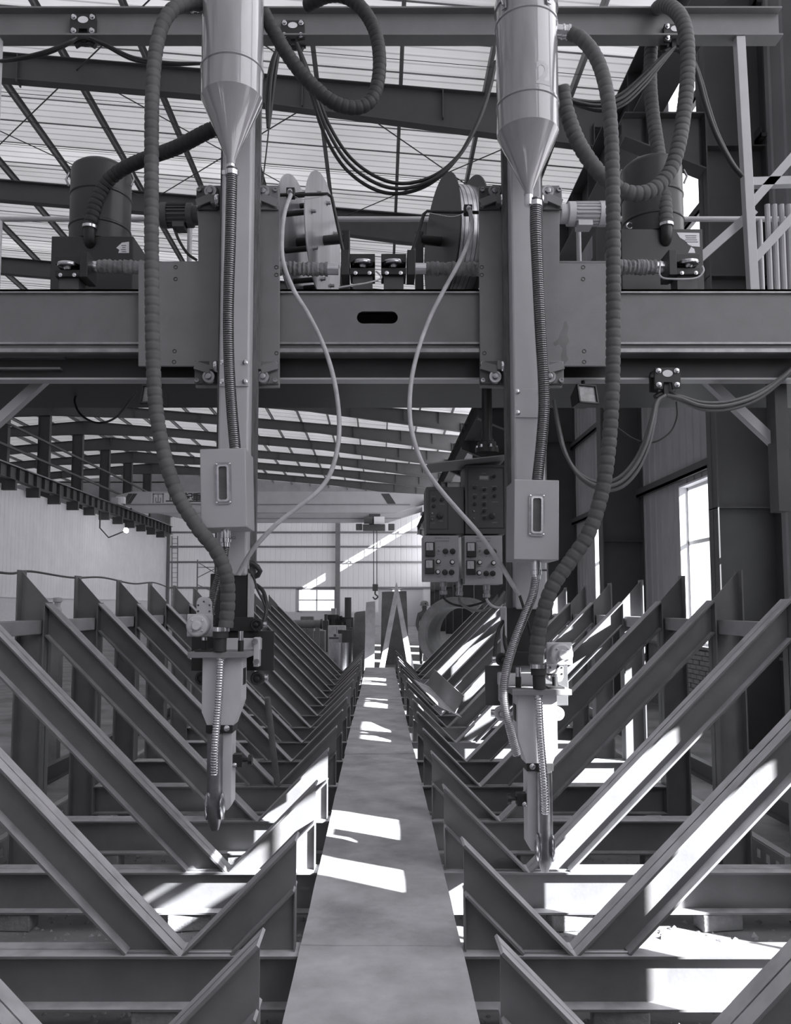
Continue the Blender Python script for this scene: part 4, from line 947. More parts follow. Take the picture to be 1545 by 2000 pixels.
# ------------------------------------------------------------------ dust drums on boxes
M_DRUM = mat('shaded_drum_paint', 0.035, 0.4, var=0.12, scale=5)  # drum colour darkened to hold the shade over the left end
def drum(s, cx, where):
    Y = 5.72; u = Y/F; zt2 = zb - 0.03
    bx0, bx1 = (100, 260) if s < 0 else (1213, 1373)
    zb1 = zz(461 if s < 0 else 447, Y-0.2)
    t = thing('dust_drum', (xx(cx, Y, 480), Y, zt2), 'dark round dust drum on a square box at the %s end of the bridge' % where, 'dust collector')
    a = Q(bx0, 480, Y-0.2); b = Q(bx1, 480, Y-0.2)
    MB().box((a.x, Y-0.2, zt2), (b.x, Y+0.22, zb1)).build('box', M_DRUM, t, smooth=0, bevel=0.006)
    c = Q(cx, 440, Y); r = 59*u; zd = zz(342 if s < 0 else 336, Y); o = Vector((c.x, Y, 0))
    MB().lathe([(r, zb1), (r, zd), (r*0.97, zd+0.02), (r*0.8, zd+0.05), (r*0.4, zd+0.07)], o, n=48).build('drum', M_DRUM, t, smooth=35)
    for p in (390, 452 if s < 0 else 438):
        z = zz(p, Y); MB().lathe([(r, z-0.012), (r+0.006, z-0.005), (r+0.006, z+0.005), (r, z+0.012)], o, n=48).build('seam_band', M_DRUM, t)
    for sg in (-1, 1):
        e = Vector((sg*(r+0.012), -0.03, 0)); mb = MB(); mb.tube([o + e + Vector((0, 0, zd-0.10)), o + e*1.1 + Vector((0, 0, zd-0.05)), o + e + Vector((0, 0, zd))], 0.008, 8); mb.build('latch', M_STEELM, t)
    ex, ey = (175, 444) if s < 0 else (1301, 440)
    p = Q(ex, ey, 5.50); el = MB().tube(spline([p, p + Vector((0, 0, -0.05)), p + Vector((0, 0.01, -0.09)), p + Vector((0, 0.04, -0.11))], 0.01), 0.04, 16).build('elbow', M_BLACK, t)
    MB().lathe([(0.046, -0.012), (0.05, -0.01), (0.05, 0.01), (0.046, 0.012)], p, n=24).build('hose_clamp', M_CHROME, el)
    # torn paper label with printed lines
    lp = [(227, 484), (238, 474), (252, 472), (252, 494), (231, 494), (233, 488)] if s < 0 else [(1322, 454), (1366, 455), (1367, 482), (1352, 481), (1345, 478), (1338, 470), (1328, 464)]
    Yl = Y-0.2015
    lb = MB().prism([(Q(x, y, Yl).x, Q(x, y, Yl).z) for x, y in lp], Yl, Yl+0.001).build('paper_label', M_WHITE, t, smooth=0)
    ln = MB(); x0, x1, y0 = (236, 250, 479) if s < 0 else (1338, 1364, 460)
    for k in range(4): ln.box((Q(x0+random.uniform(0, 3), y0+k*4, Yl).x, Yl-0.0008, Q(0, y0+k*4+1.2, Yl).z), (Q(x1-random.uniform(0, 5), y0, Yl).x, Yl-0.0002, Q(0, y0+k*4, Yl).z)).cut()
    ln.build('printed_line', M_INK, lb, smooth=0)
    if s > 0:
        MB().prism([(Q(x, y, Yl).x, Q(x, y, Yl).z) for x, y in ((1344, 494), (1350, 482), (1356, 486), (1358, 494))], Yl, Yl+0.001).build('paper_scrap', M_WHITE, t, smooth=0)
        e = Q(1230, 441, Y-0.1); MB().tube([e + Vector((0.022*math.cos(R(k*20)), 0, 0.022*math.sin(R(k*20)))) for k in range(19)], 0.006, 8).build('lifting_eye', M_CHROME, t)
drum(-1, 196, 'left'); drum(1, 1275, 'right')

# ------------------------------------------------------------------ cable trolleys, floodlights
def trolley(cx, cy, Y, where, sc=1.0):
    u = Y/F*sc; c = Q(cx, cy, Y); t = thing('cable_trolley', c - Vector((0, 0, 26*u)), 'black cable trolley with white badge, %s' % where, 'trolley')
    pol = [(-24, 22), (24, 22), (26, 12), (26, -20), (10, -22), (8, -8), (-8, -8), (-10, -22), (-26, -20), (-26, 12)]
    MB().prism([(c.x+a*u, c.z+b*u) for a, b in pol], Y-0.01, Y+0.01).prism([(c.x+a*u, c.z+b*u) for a, b in pol], Y+0.08, Y+0.10).build('side_plate', M_BLACK, t, smooth=0, bevel=0.003)
    k = MB()
    for a in (-18, 18):
        for b in (15, -13): k.bolt(c + Vector((a*u, -0.01, b*u)), (0, -1, 0), 4*u, 0.018).cut()
    k.build('bolt', M_CHROME, t)
    for a in (-18, 18): MB().cyl(c + Vector((a*u, 0.012, 15*u)), c + Vector((a*u, 0.078, 15*u)), 8*u, n=16).build('trolley_wheel', M_STEELM, t)
    bd = MB(); bd.lathe([(7*u, 0.0), (7*u, 0.002)], c + Vector((0, -0.011, 10*u)), (0, -1, 0), 24)
    for v in bd.v: v.x = c.x + (v.x-c.x)*1.45
    bd.build('oval_badge', M_WHITE, t)
    sd = MB(); sd.tube([c + Vector((-20*u, 0.045, -34*u)), c + Vector((-10*u, 0.045, -28*u)), c + Vector((10*u, 0.045, -28*u)), c + Vector((20*u, 0.045, -34*u))], 0.02, 10); sd.cbox(c + Vector((0, 0.045, -18*u)), (10*u, 0.06, 24*u)); sd.build('cable_saddle', M_BLACK, t)
trolley(163, 50, YFb-0.03, 'left end of the top beam', 1.05); trolley(572, 60, YFb-0.03, 'beside the left hopper on the top beam', 0.95)
trolley(1303, 740, 5.0, 'below the right part of the bridge'); trolley(1318, 66, YFb-0.03, 'behind the hose on the right of the top beam', 0.9)
def flood(cx, cy, Y, s, where):
    u = Y/F; c = Q(cx, cy, Y); t = thing('floodlight', c - Vector((0, 0, 22*u)), 'square floodlight under the bridge, %s' % where, 'lamp')
    Mr = Matrix.Rotation(R(18*s), 3, 'Z') @ Matrix.Rotation(R(-12), 3, 'X')
    h = MB(); w, hh = 22*u, 20*u
    vs = [c + Mr @ Vector(p) for p in ((-w, 0, -hh), (w, 0, -hh), (w, 0, hh), (-w, 0, hh), (-w*0.6, 0.12, -hh*0.6), (w*0.6, 0.12, -hh*0.6), (w*0.6, 0.12, hh*0.6), (-w*0.6, 0.12, hh*0.6))]
    h.add(vs, [(4, 5, 6, 7), (0, 1, 5, 4), (1, 2, 6, 5), (2, 3, 7, 6), (3, 0, 4, 7), (0, 3, 2, 1)]); h.build('lamp_body', M_BLACK, t, smooth=0)
    f = MB(); 
    for (a, b2, d, e) in ((-w, w, hh*0.86, hh), (-w, w, -hh, -hh*0.86)): f.cbox(c + Mr @ Vector(((a+b2)/2, -0.008, (d+e)/2)), (b2-a, 0.02, e-d), Mr)
    for sx in (-1, 1): f.cbox(c + Mr @ Vector((sx*w*0.93, -0.008, 0)), (w*0.14, 0.02, hh*2), Mr)
    f.build('rim', M_BLACK, t, smooth=0)
    MB().cbox(c + Mr @ Vector((0, -0.004, 0)), (w*1.75, 0.004, hh*1.75), Mr).build('lamp_glass', mat('lamp_glass', 0.22, 0.15, var=0.5, scale=20), t, smooth=0)
    zc_ = zz(789, 6.0) if False else zz(741, 5.14); MB().tube([c + Vector((0, 0.10, 0)), Vector((c.x, 5.12, c.z+0.03)), Vector((c.x, 5.14, zc_))], 0.012, 8).build('stirrup', M_BLACK, t)
flood(1146, 771, 5.05, 1, 'dark, right of the right column'); flood(297, 770, 5.05, -1, 'behind the left hose')
# hanging cables
def bundle(pts, offs, r, label, m=M_CABLE):
    for i, (dx, dy, dY) in enumerate(offs):
        n = len(pts); q = []
        for j, (a, b, c) in enumerate(pts):
            k = math.sin(math.pi*j/(n-1)); q.append((a + dx*k, b + dy*k, c + dY))
        cable('festoon_cable', q, r, m, label % ('front', 'middle', 'rear', 'lowest')[i], group='festoon cables')
Yg = YFb - 0.0
bundle([(580, 85, 5.5), (596, 130, 5.45), (614, 185, 5.45), (640, 255, 5.42), (680, 318, 5.40), (735, 358, 5.38), (790, 368, 5.38), (850, 348, 5.38), (900, 300, 5.4), (935, 235, 5.42), (957, 170, 5.45), (968, 120, 5.5)], [(0, 0, 0), (-8, 10, 0.03), (6, -10, 0.06)], 0.0125, '%s black cable of the bundle sagging between the two hoppers')
bundle([(1104, 190, 5.3), (1130, 200, 5.32), (1175, 205, 5.35), (1215, 190, 5.38), (1255, 155, 5.42), (1290, 118, 5.46), (1318, 92, 5.5)], [(0, 0, 0), (0, 9, 0.02), (0, -8, 0.04), (4, 14, 0.06)], 0.011, '%s black cable of the bundle right of the numbered hopper')
bundle([(-20, 122, 5.55), (40, 112, 5.55), (95, 98, 5.52), (138, 80, 5.52), (150, 74, 5.55)], [(0, 0, 0), (0, 6, 0.03)], 0.010, '%s black cable hanging at the top left corner')
bundle([(176, 74, 5.55), (210, 88, 5.52), (262, 112, 5.5), (330, 122, 5.45), (400, 124, 5.42)], [(0, 0, 0), (0, 6, 0.03)], 0.010, '%s black cable running behind the left hopper')
bundle([(1330, 95, 5.5), (1352, 120, 5.46), (1366, 160, 5.44), (1378, 205, 5.44), (1398, 262, 5.46), (1428, 318, 5.5), (1450, 345, 5.52)], [(0, 0, 0), (5, 3, 0.02)], 0.017, '%s thick black cable dropping to the right truss post')
bundle([(548, 85, 5.5), (538, 110, 5.48), (530, 150, 5.46), (526, 200, 5.44), (524, 250, 5.44)], [(0, 0, 0), (7, 0, 0.02), (-6, 4, 0.03)], 0.013, '%s black cable hanging straight down beside the left hopper')
cable('thin_lead', [(526, 240, 5.44), (521, 290, 5.4), (514, 345, 5.3), (510, 362, 5.2)], 0.005, M_CABLE, 'thin lead running down beside the left column')
bundle([(1300, 772, 5.02), (1283, 785, 5.0), (1275, 820, 4.98), (1262, 868, 4.96), (1238, 915, 4.96), (1205, 945, 4.98), (1165, 948, 5.02), (1128, 925, 5.06), (1102, 880, 5.1), (1090, 830, 5.14), (1082, 782, 5.18)], [(0, 0, 0), (5, 8, 0.02), (-4, -8, 0.04)], 0.012, '%s grey cable looping from the lower trolley to the right column', M_CONDUIT if False else mat('grey_cable', 0.16, 0.5))
bundle([(1303, 772, 5.02), (1330, 778, 5.0), (1370, 792, 5.0), (1420, 792, 5.0), (1475, 775, 5.0), (1520, 745, 5.0), (1570, 700, 5.0)], [(0, 0, 0), (0, 8, 0.02), (0, -7, 0.04)], 0.012, '%s grey cable running from the lower trolley off to the right', mat('grey_cable', 0.16, 0.5))
cable('thin_lead', [(1321, 785, 5.02), (1322, 815, 5.02), (1308, 845, 5.02), (1275, 864, 5.02), (1240, 858, 5.03), (1205, 835, 5.05)], 0.005, M_CABLE, 'thin black lead looping below the lower trolley')
cable('thin_lead', [(150, 768, 5.9), (146, 785, 5.88), (158, 810, 5.85), (190, 826, 5.8), (225, 816, 5.7), (255, 780, 5.4), (268, 765, 5.2)], 0.008, M_CABLE, 'thin black lead sagging to the left floodlight')
cable('motor_lead', [(340, 446, 5.05), (350, 470, 5.05), (366, 495, 5.05), (384, 508, 5.04)], 0.009, M_CABLE, 'black lead from the left drive motor to its saddle')
cable('head_lead', [(484, 1098, 4.86), (500, 1105, 4.86), (508, 1115, 4.86), (502, 1125, 4.88), (490, 1128, 4.9)], 0.016, M_CABLE, 'thick black lead looped at the lower end of the left column')
cable('head_lead', [(484, 1112, 4.8), (496, 1130, 4.78), (502, 1150, 4.76), (520, 1190, 4.74), (516, 1215, 4.72), (510, 1222, 4.7)], 0.007, M_CABLE, 'thin black lead down to the left torch rollers')
cable('head_lead', [(500, 1142, 4.82), (514, 1155, 4.8), (520, 1178, 4.76), (519, 1200, 4.72), (514, 1220, 4.70)], 0.012, M_CABLE, 'curved black lead beside the left slide box')
cable('head_lead', [(983, 1212, 4.8), (972, 1235, 4.78), (967, 1265, 4.76), (966, 1290, 4.74)], 0.010, M_CABLE, 'outer black lead beside the right slide box')
cable('head_lead', [(990, 1212, 4.8), (986, 1240, 4.78), (988, 1262, 4.76), (994, 1280, 4.74)], 0.014, M_CABLE, 'inner black lead beside the right slide box')
cable('motor_lead', [(1090, 1300, 4.46), (1086, 1312, 4.45), (1074, 1318, 4.46), (1062, 1312, 4.5)], 0.006, M_CABLE, 'small black lead curled under the right torch motor')

# ------------------------------------------------------------------ control pendant
Yk = 5.35; uk = Yk/F
M_PDARK = mat('panel_dark', 0.075, 0.5, var=0.08); M_PGREY = mat('panel_grey', 0.36, 0.5, var=0.08); M_KNOB = mat('knob_black', 0.025, 0.35)
pd = thing('pendant_pole', Q(950, 890, Yk), 'black hanging pole with round flange carrying the control boxes', 'pole')
MB().tube([Q(951, 735, 5.25), Q(951, 868, 5.25)], 0.034, 24).build('pole', M_BLACK, pd, smooth=35)
mb = MB(); c = Q(951, 885, 5.25); mb.lathe([(0.075, 0), (0.075, 0.03), (0.06, 0.032), (0.06, 0.07), (0.045, 0.075), (0.045, 0.09)], c, n=28); mb.build('flange', M_BLACK, pd, smooth=35)
mb = MB()
for a in range(6): mb.bolt(c + Vector((0.062*math.cos(a), -abs(0.0)+0.062*math.sin(a), 0.03)), (0, 0, 1), 0.009, 0.02).cut()
mb.build('bolt', M_CHROME, pd)
mb = MB(); mb.prism([(xx(832, Yk, 910), zz(914, Yk)), (xx(985, Yk, 905), zz(897, Yk)), (xx(985, Yk, 905), zz(899, Yk)), (xx(832, Yk, 910), zz(916, Yk))], Yk-0.18, Yk+0.2); mb.build('top_plate', M_PLATE, pd, smooth=0)
def pbox(x0, x1, y0, y1, dep, m, label, yoff=0.0, skew=0.0):
    Y = Yk + yoff; a, b = Q(x0, y1, Y), Q(x1, y0, Y)
    t = thing('control_box', (a.x, Y, a.z), label, 'control box')
    mb = MB().box((a.x, Y, a.z), (b.x, Y+dep, b.z)); mb.build('case', m, t, smooth=0, bevel=0.003)
    return t, Y
def knobs(t, Y, lst, r, m=M_KNOB, nm='knob', tip=None):
    for (x, y) in lst:
        c = Q(x, y, Y); o = MB().lathe([(r*1.15, 0), (r*1.15, 0.004), (r, 0.005), (r*0.92, 0.022), (r*0.7, 0.024)], c, (0, -1, 0), 16).build(nm, m, t, smooth=35)
        if tip: MB().lathe([(r*0.72, 0.024), (r*0.7, 0.030), (r*0.3, 0.032)], c, (0, -1, 0), 16).build('knob_cap', tip, o, smooth=35)
def marks(t, Y, lst):
    mb = MB()
    for (x, y, w_, h_) in lst: mb.box((Q(x, y, Y).x, Y-0.0012, Q(x, y+h_, Y).z), (Q(x+w_, y, Y).x, Y-0.0004, Q(x, y, Y).z)).cut()
    mb.build('printed_mark', mat('panel_print', 0.2, 0.6), t, smooth=0)
def lettering(t, Y, body, cx, cy, hpx, m):
    vs, fs = text_mesh(body, hpx*Y/F*1.35, 0.0004); c = Q(cx, cy, Y-0.001)
    MB().add([(c.x+v.x, c.y-v.z, c.z+v.y) for v in vs], fs).build('lettering', m, t, smooth=0)
A, YA = pbox(833, 906, 951, 1043, 0.30, M_PDARK, 'small dark control box with few buttons, upper left of the pendant', 0.02)
B_, YB_ = pbox(909, 986, 908, 1043, 0.30, M_PDARK, 'tall dark control box with three rows of buttons, upper right of the pendant', 0.0)
Cb, YC = pbox(827, 896, 1046, 1135, 0.22, M_PGREY, 'grey control box with two square meters, lower left of the pendant', -0.02)
Db, YD = pbox(908, 981, 1046, 1141, 0.22, M_PGREY, 'grey control box with two square meters, lower right of the pendant', -0.03)
for t, Y, (x0, x1, y0, y1) in ((A, YA, (838, 875, 958, 1034)), (B_, YB_, (914, 984, 913, 1032))):
    mb = MB(); g = 0.004
    a, b = Q(x0, y1, Y), Q(x1, y0, Y)
    mb.box((a.x, Y-0.003, a.z), (a.x+g, Y, b.z)).box((b.x-g, Y-0.003, a.z), (b.x, Y, b.z)).box((a.x, Y-0.003, a.z), (b.x, Y, a.z+g)).box((a.x, Y-0.003, b.z-g), (b.x, Y, b.z)); mb.build('panel_edge', M_KNOB, t, smooth=0)
knobs(A, YA, [(847, 976), (863, 976), (847, 989)], 0.010); knobs(A, YA, [(859, 1008)], 0.019); knobs(A, YA, [(844, 1003), (844, 1015)], 0.006, M_STEELM, 'toggle')
marks(A, YA, [(842, 969, 10, 1.2), (858, 984, 11, 1.2), (856, 1017, 9, 1.2), (841, 1008, 7, 1), (841, 1021, 9, 1)])
knobs(B_, YB_, [(927, 952), (946, 957), (966, 955), (927, 971), (946, 971), (966, 969), (927, 985), (946, 985), (946, 998), (946, 1012), (965, 931)], 0.010); knobs(B_, YB_, [(961, 1008)], 0.019); knobs(B_, YB_, [(925, 999), (925, 1013)], 0.006, M_STEELM, 'toggle')
marks(B_, YB_, [(924, 948, 9, 1), (942, 952, 10, 1), (961, 949, 10, 1), (924, 965, 8, 1), (942, 964, 10, 1), (960, 980, 13, 1), (942, 979, 9, 1), (942, 992, 9, 1), (942, 1006, 9, 1), (961, 1020, 10, 1.2), (940, 924, 9, 1)])
MB().box(tuple(Q(936, 938, YB_-0.004)), tuple(Q(955, 929, YB_))).build('digital_display', mat('display_grey', 0.18, 0.3, var=0.5, scale=60), B_, smooth=0)
lettering(B_, YB_-0.004, '8888', 945, 933, 6, M_PALE)
for t, Y, ox, k in ((Cb, YC, 0, 1.0), (Db, YD, 80.5, 1.03)):
    for (y0, y1, x0, x1) in ((1059, 1087, 830.5, 849), (1093, 1121, 830, 848)):
        a, b = Q(x0+ox, 1046+(y1-1046)*k, Y), Q(x1+ox, 1046+(y0-1046)*k, Y)
        mt = MB().box((a.x, Y-0.022, a.z), (b.x, Y, b.z)).build('meter', M_KNOB, t, smooth=0, bevel=0.003)
        h = b.z-a.z; MB().box((a.x+0.006, Y-0.0235, a.z+h*0.42), (b.x-0.012, Y-0.021, b.z-0.006)).build('meter_dial', mat('dial_pale', 0.5, 0.3, var=0.05), mt, smooth=0)
        cxm_ = (a.x+b.x)/2-0.003; MB().tube([(cxm_, Y-0.0245, a.z+h*0.45), (cxm_-0.008, Y-0.0245, b.z-0.014)], 0.0006, 4).build('needle', M_INK, mt)
    yv = lambda y: 1046+(y-1046)*k
    knobs(t, Y, [(870+ox, yv(1077)), (884+ox, yv(1077)), (869+ox, yv(1118)), (882+ox, yv(1118))], 0.0165)
    knobs(t, Y, [(856+ox, yv(1097)), (883+ox, yv(1098)), (855+ox, yv(1117))], 0.0145, M_KNOB, 'knob', M_WHITE)
    knobs(t, Y, [(857+ox, yv(1075))], 0.006, M_STEELM, 'toggle')
    lettering(t, Y, 'Control Box', 871+ox, yv(1050.8), 2.3, M_INK)
    marks(t, Y, [(849+ox+i*2.3, yv(1049.4), 1.6, 2.8) for i in range(6)] + [(849+ox+i*2.6, yv(1055.5), 1.7, 2.6) for i in range(11)] + [(855+ox, yv(1068), 4, 1), (854+ox, yv(1082), 5, 1), (868+ox, yv(1085), 3, 1.5), (882+ox, yv(1084), 4, 1.2), (853+ox, yv(1104), 8, 1.2), (880+ox, yv(1105), 8, 1.2), (853+ox, yv(1126), 7, 1.2), (867+ox, yv(1126), 4, 1.2), (881+ox, yv(1126), 4, 1.2)])
for i, (x, y, nm) in enumerate(((866, 1137, 'left'), (897, 1139, 'middle'), (950, 1143, 'right'))):
    p = Q(x, y, Yk+0.08); mb = MB(); mb.lathe([(0.022, 0.03), (0.022, -0.03), (0.018, -0.032), (0.018, -0.055), (0.024, -0.057), (0.024, -0.08), (0.012, -0.085)], p, n=18)
    o = mb.build('cable_plug', M_STEELM, base=p, smooth=35); tag(o, '%s metal cable plug under the control boxes' % nm, 'plug', 'plugs under the pendant'); 
cable('pendant_cable', [(866, 1163, Yk+0.08), (870, 1172, Yk+0.08), (890, 1182, Yk+0.1), (920, 1183, Yk+0.12), (955, 1170, Yk+0.14), (985, 1140, Yk+0.16)], 0.008, M_CABLE, 'dark cable from the left plug under the control boxes')
cable('pendant_cable', [(897, 1165, Yk+0.08), (900, 1178, Yk+0.08), (920, 1190, Yk+0.1), (945, 1192, Yk+0.12), (968, 1178, Yk+0.14), (986, 1155, Yk+0.16)], 0.009, mat('grey_cable', 0.16), 'grey cable from the middle plug under the control boxes')
cable('pendant_cable', [(950, 1169, Yk+0.08), (955, 1178, Yk+0.08), (968, 1186, Yk+0.1), (990, 1187, Yk+0.12)], 0.009, M_CONDUIT, 'pale cable from the right plug under the control boxes')

# ------------------------------------------------------------------ runways and cranes
M_CRANE = mat('crane_paint', 0.42, 0.5, var=0.08, scale=1)
ZR0, ZR1 = 8.5, 9.2
def runway(x, y0, y1, s, label):
    t = thing('crane_runway', (x, y0, ZR0), label, 'crane rail')
    mb = MB(); mb.box((x-0.008, y0, ZR0), (x+0.008, y1, ZR1)); mb.box((x-0.2, y0, ZR0-0.02), (x+0.2, y1, ZR0)); mb.box((x-0.2, y0, ZR1-0.02), (x+0.2, y1, ZR1)); mb.build('girder', M_COL, t, smooth=0)
    MB().box((x-0.035, y0, ZR1), (x+0.035, y1, ZR1+0.12)).build('rail', M_STEELM, t, smooth=0)
    st = None; n = int((y1-y0)/1.1)
    for k in range(n):
        if st is None: st = MB().box((x-0.19, y0+0.5, ZR0), (x+0.19, y0+0.512, ZR1-0.02)).build('stiffener', M_COL, t, smooth=0)
        else: o = st.copy(); C.objects.link(o); o.parent = t; o.location = (0, k*1.1, 0)
    return t
runway(-19.45, 33.0, YB-1.0, -1, 'long crane runway girder along the top of the left wall')
runway(3.62, 7.0, YB-1.0, 1, 'dark crane runway girder high on the right columns')
for i, y in enumerate([c for c in COLY if c > 9]):
    mb = MB(); mb.prism([(3.3, 8.48), (4.38, 8.48), (4.38, 7.7), (3.3, 8.15)], y-0.006, y+0.006); mb.box((3.3, y-0.14, 8.46), (4.38, y+0.14, 8.48)); mb.prism([(3.3, 8.15), (4.38, 7.7), (4.38, 7.68), (3.3, 8.13)], y-0.14, y+0.14); mb.box((3.62, y-0.13, 8.02), (3.63, y+0.13, 8.47)); mb.build('corbel', M_COL, wr, smooth=0)
for i in range(14):
    y = 34.0 + i*3.0
    MB().box((-20.0, y-0.11, 7.95), (-19.25, y+0.11, 8.48)).build('corbel', M_COL, wl, smooth=0)
# walkway rails above the left runway
for z in (10.2, 11.4): MB().box((-19.7, 33, z), (-19.6, YB, z+0.12)).build('crossbeam', M_COL, wl, smooth=0)
def crane(Y, px0, px1, py0, py1, label, sign):
    t = thing('overhead_crane', (0, Y, ZR1+0.12), label, 'crane')
    a, b = Q(px0, py1, Y), Q(px1, py0, Y); xl, xr_ = -19.7, 4.1; zl, zh = ZR1+0.2, b.z
    x0, x1 = a.x, b.x
    pol = [(xl, zl+0.35), (xl, zl+0.75), (x0+1.6, zh), (x1-4.0, zh), (xr_, zl+0.75), (xr_, zl+0.35), (x1-2.2, a.z), (x0+2.2, a.z)]
    MB().prism(pol, Y, Y+0.6).build('girder', M_CRANE, t, smooth=0)
    MB().prism([(x0+1.0, a.z+(zh-a.z)*0.40), (x1-1.2, a.z+(zh-a.z)*0.40), (x1-1.2, a.z+(zh-a.z)*0.36), (x0+1.0, a.z+(zh-a.z)*0.36)], Y-0.05, Y).build('power_conduit', M_PURLIN, t, smooth=0)
    for xe in (xl+0.2, 3.62): MB().box((xe-0.25, Y-1.2, ZR1+0.12), (xe+0.25, Y+1.8, ZR1+0.6)).build('end_truck', M_CRANE, t, smooth=0)
    st = MB()
    for bx_, d in (((px0+px1)/2-1000, 0),):
        pass
    for pxs, dirn in ((px0+40, 1), (px0+49, 1), (px1-84, -1), (px1-76, -1)):
        sc = 12 if sign else 5
        pa, pb2 = Q(pxs, (964 if sign else py0+8), Y-0.01), Q(pxs + (-dirn*sc*1.1 if dirn > 0 else sc*1.1), (964+20 if sign else py0+15), Y-0.01); w_ = 0.16
        st.prism([(pa.x-w_, pa.z), (pa.x+w_, pa.z), (pb2.x+w_, pb2.z), (pb2.x-w_, pb2.z)], Y-0.012, Y).cut()
    st.build('warning_stripe', M_INK, t, smooth=0)
    if sign:
        sa, sb2 = Q(295, 983, Y-0.03), Q(396, 963, Y-0.03)
        sg = MB().box((sa.x, Y-0.04, sa.z), (sb2.x, Y-0.005, sb2.z)).build('sign_board', mat('sign_pale', 0.55, 0.6, var=0.05), t, smooth=0)
        for ch, pxc in (('\u4e0a', 333), ('\u8d77', 367.5), ('\u91cd', 384.5)):
            vs, fs = text_mesh(ch, 0.74, 0.004, 0.022); c = Q(pxc, 973, Y-0.046)
            MB().add([(c.x+v.x, c.y-v.z, c.z+v.y) for v in vs], fs).build('sign_character', M_INK, sg, smooth=0)
        lg = MB(); c = Q(309, 973, Y-0.046); g = 0.022*Y/62
        for (x0_, x1_, z0_, z1_) in ((-0.42, 0.42, 0.28, 0.36), (-0.42, -0.32, -0.36, 0.36), (0.32, 0.42, -0.36, 0.36), (-0.04, 0.04, -0.30, 0.28), (-0.2, 0.2, -0.36, -0.26), (-0.22, -0.14, -0.26, 0.05), (0.14, 0.22, -0.26, 0.05)): lg.box((c.x+x0_, c.y-0.004, c.z+z0_), (c.x+x1_, c.y, c.z+z1_))
        lg.build('sign_logo', mat('logo_grey', 0.22, 0.6), sg, smooth=0)
        MB().box(tuple(Q(226, 983, Y-0.6)), tuple(Vector(Q(242, 970, Y-0.6)) + Vector((0, 0.5, 0)))).build('cab_box', M_WHITE, t, smooth=0)
    return t
crane(61.0, 215, 832, 960, 1001, 'big overhead crane bridge with a sign board, across the far hall', True)
crane(66.0, 335, 812, 1000, 1020, 'second overhead crane bridge just behind the signed one', False)
# hoist under the rear crane
Yh = 65.6; c = Q(733, 1026, Yh)
ho = thing('crane_hoist', c, 'hoist trolley with two ropes and a hook under the crane', 'hoist')
MB().box((c.x-1.0, Yh-0.4, c.z-0.45), (c.x+0.8, Yh+0.4, c.z+0.05)).build('trolley', M_STEEL_D, ho, smooth=0, bevel=0.04)
MB().cyl((c.x-0.9, Yh-0.5, c.z+0.35), (c.x-0.2, Yh-0.5, c.z+0.35), 0.28, n=20).build('motor', M_STEEL_D, ho); MB().cyl((c.x-0.1, Yh-0.5, c.z+0.35), (c.x+0.75, Yh-0.5, c.z+0.35), 0.3, n=20).build('drum_cover', M_WHITE, ho)
for sx in (-1, 1): MB().box((c.x+sx*1.3-0.25, Yh-0.3, c.z-0.4), (c.x+sx*1.3+0.25, Yh+0.3, c.z+0.1)).build('wheel_box', M_STEEL_D, ho, smooth=0, bevel=0.03)
MB().box((c.x-0.5, Yh-0.25, c.z), (c.x+0.4, Yh+0.6, c.z+0.9)).build('suspension', M_STEEL_D, ho, smooth=0)
hk = Q(733, 1142, Yh)
for sx in (-0.13, 0.13): MB().tube([(c.x+sx, Yh, c.z-0.4), (hk.x+sx, Yh, hk.z)], 0.035, 6).build('rope', M_INK, ho)
MB().box((hk.x-0.22, Yh-0.12, hk.z-0.5), (hk.x+0.22, Yh+0.12, hk.z+0.05)).build('hook_block', M_INK, ho, smooth=0, bevel=0.04)
MB().tube(spline([(hk.x, Yh, hk.z-0.5), (hk.x, Yh, hk.z-0.75), (hk.x+0.2, Yh, hk.z-0.95), (hk.x, Yh, hk.z-1.15), (hk.x-0.2, Yh, hk.z-0.98)], 0.04), 0.06, 8).build('hook', M_INK, ho)
# lit work lamp on the left runway
lp = Q(246, 1036, 57.0)
wk_l = thing('work_lamp', lp, 'glowing work lamp fixed below the left crane runway', 'lamp')
em = bpy.data.materials.new('lamp_light'); em.use_nodes = True; e_ = em.node_tree.nodes.new('ShaderNodeEmission'); e_.inputs[1].default_value = 12; em.node_tree.links.new(e_.outputs[0], em.node_tree.nodes['Material Output'].inputs[0])
MB().lathe([(0.05, -0.2), (0.2, 0.0), (0.16, 0.1), (0.03, 0.12)], lp, (0.8, -0.4, 0.3), 16).build('bulb', em, wk_l)
MB().tube([lp - Vector((0.1, 0, 0.05)), lp - Vector((1.2, 0, 0.5)), lp - Vector((1.9, -0.2, -0.2)), lp - Vector((1.9, -0.2, -2.2))], 0.05, 8).build('bracket', M_INK, wk_l)
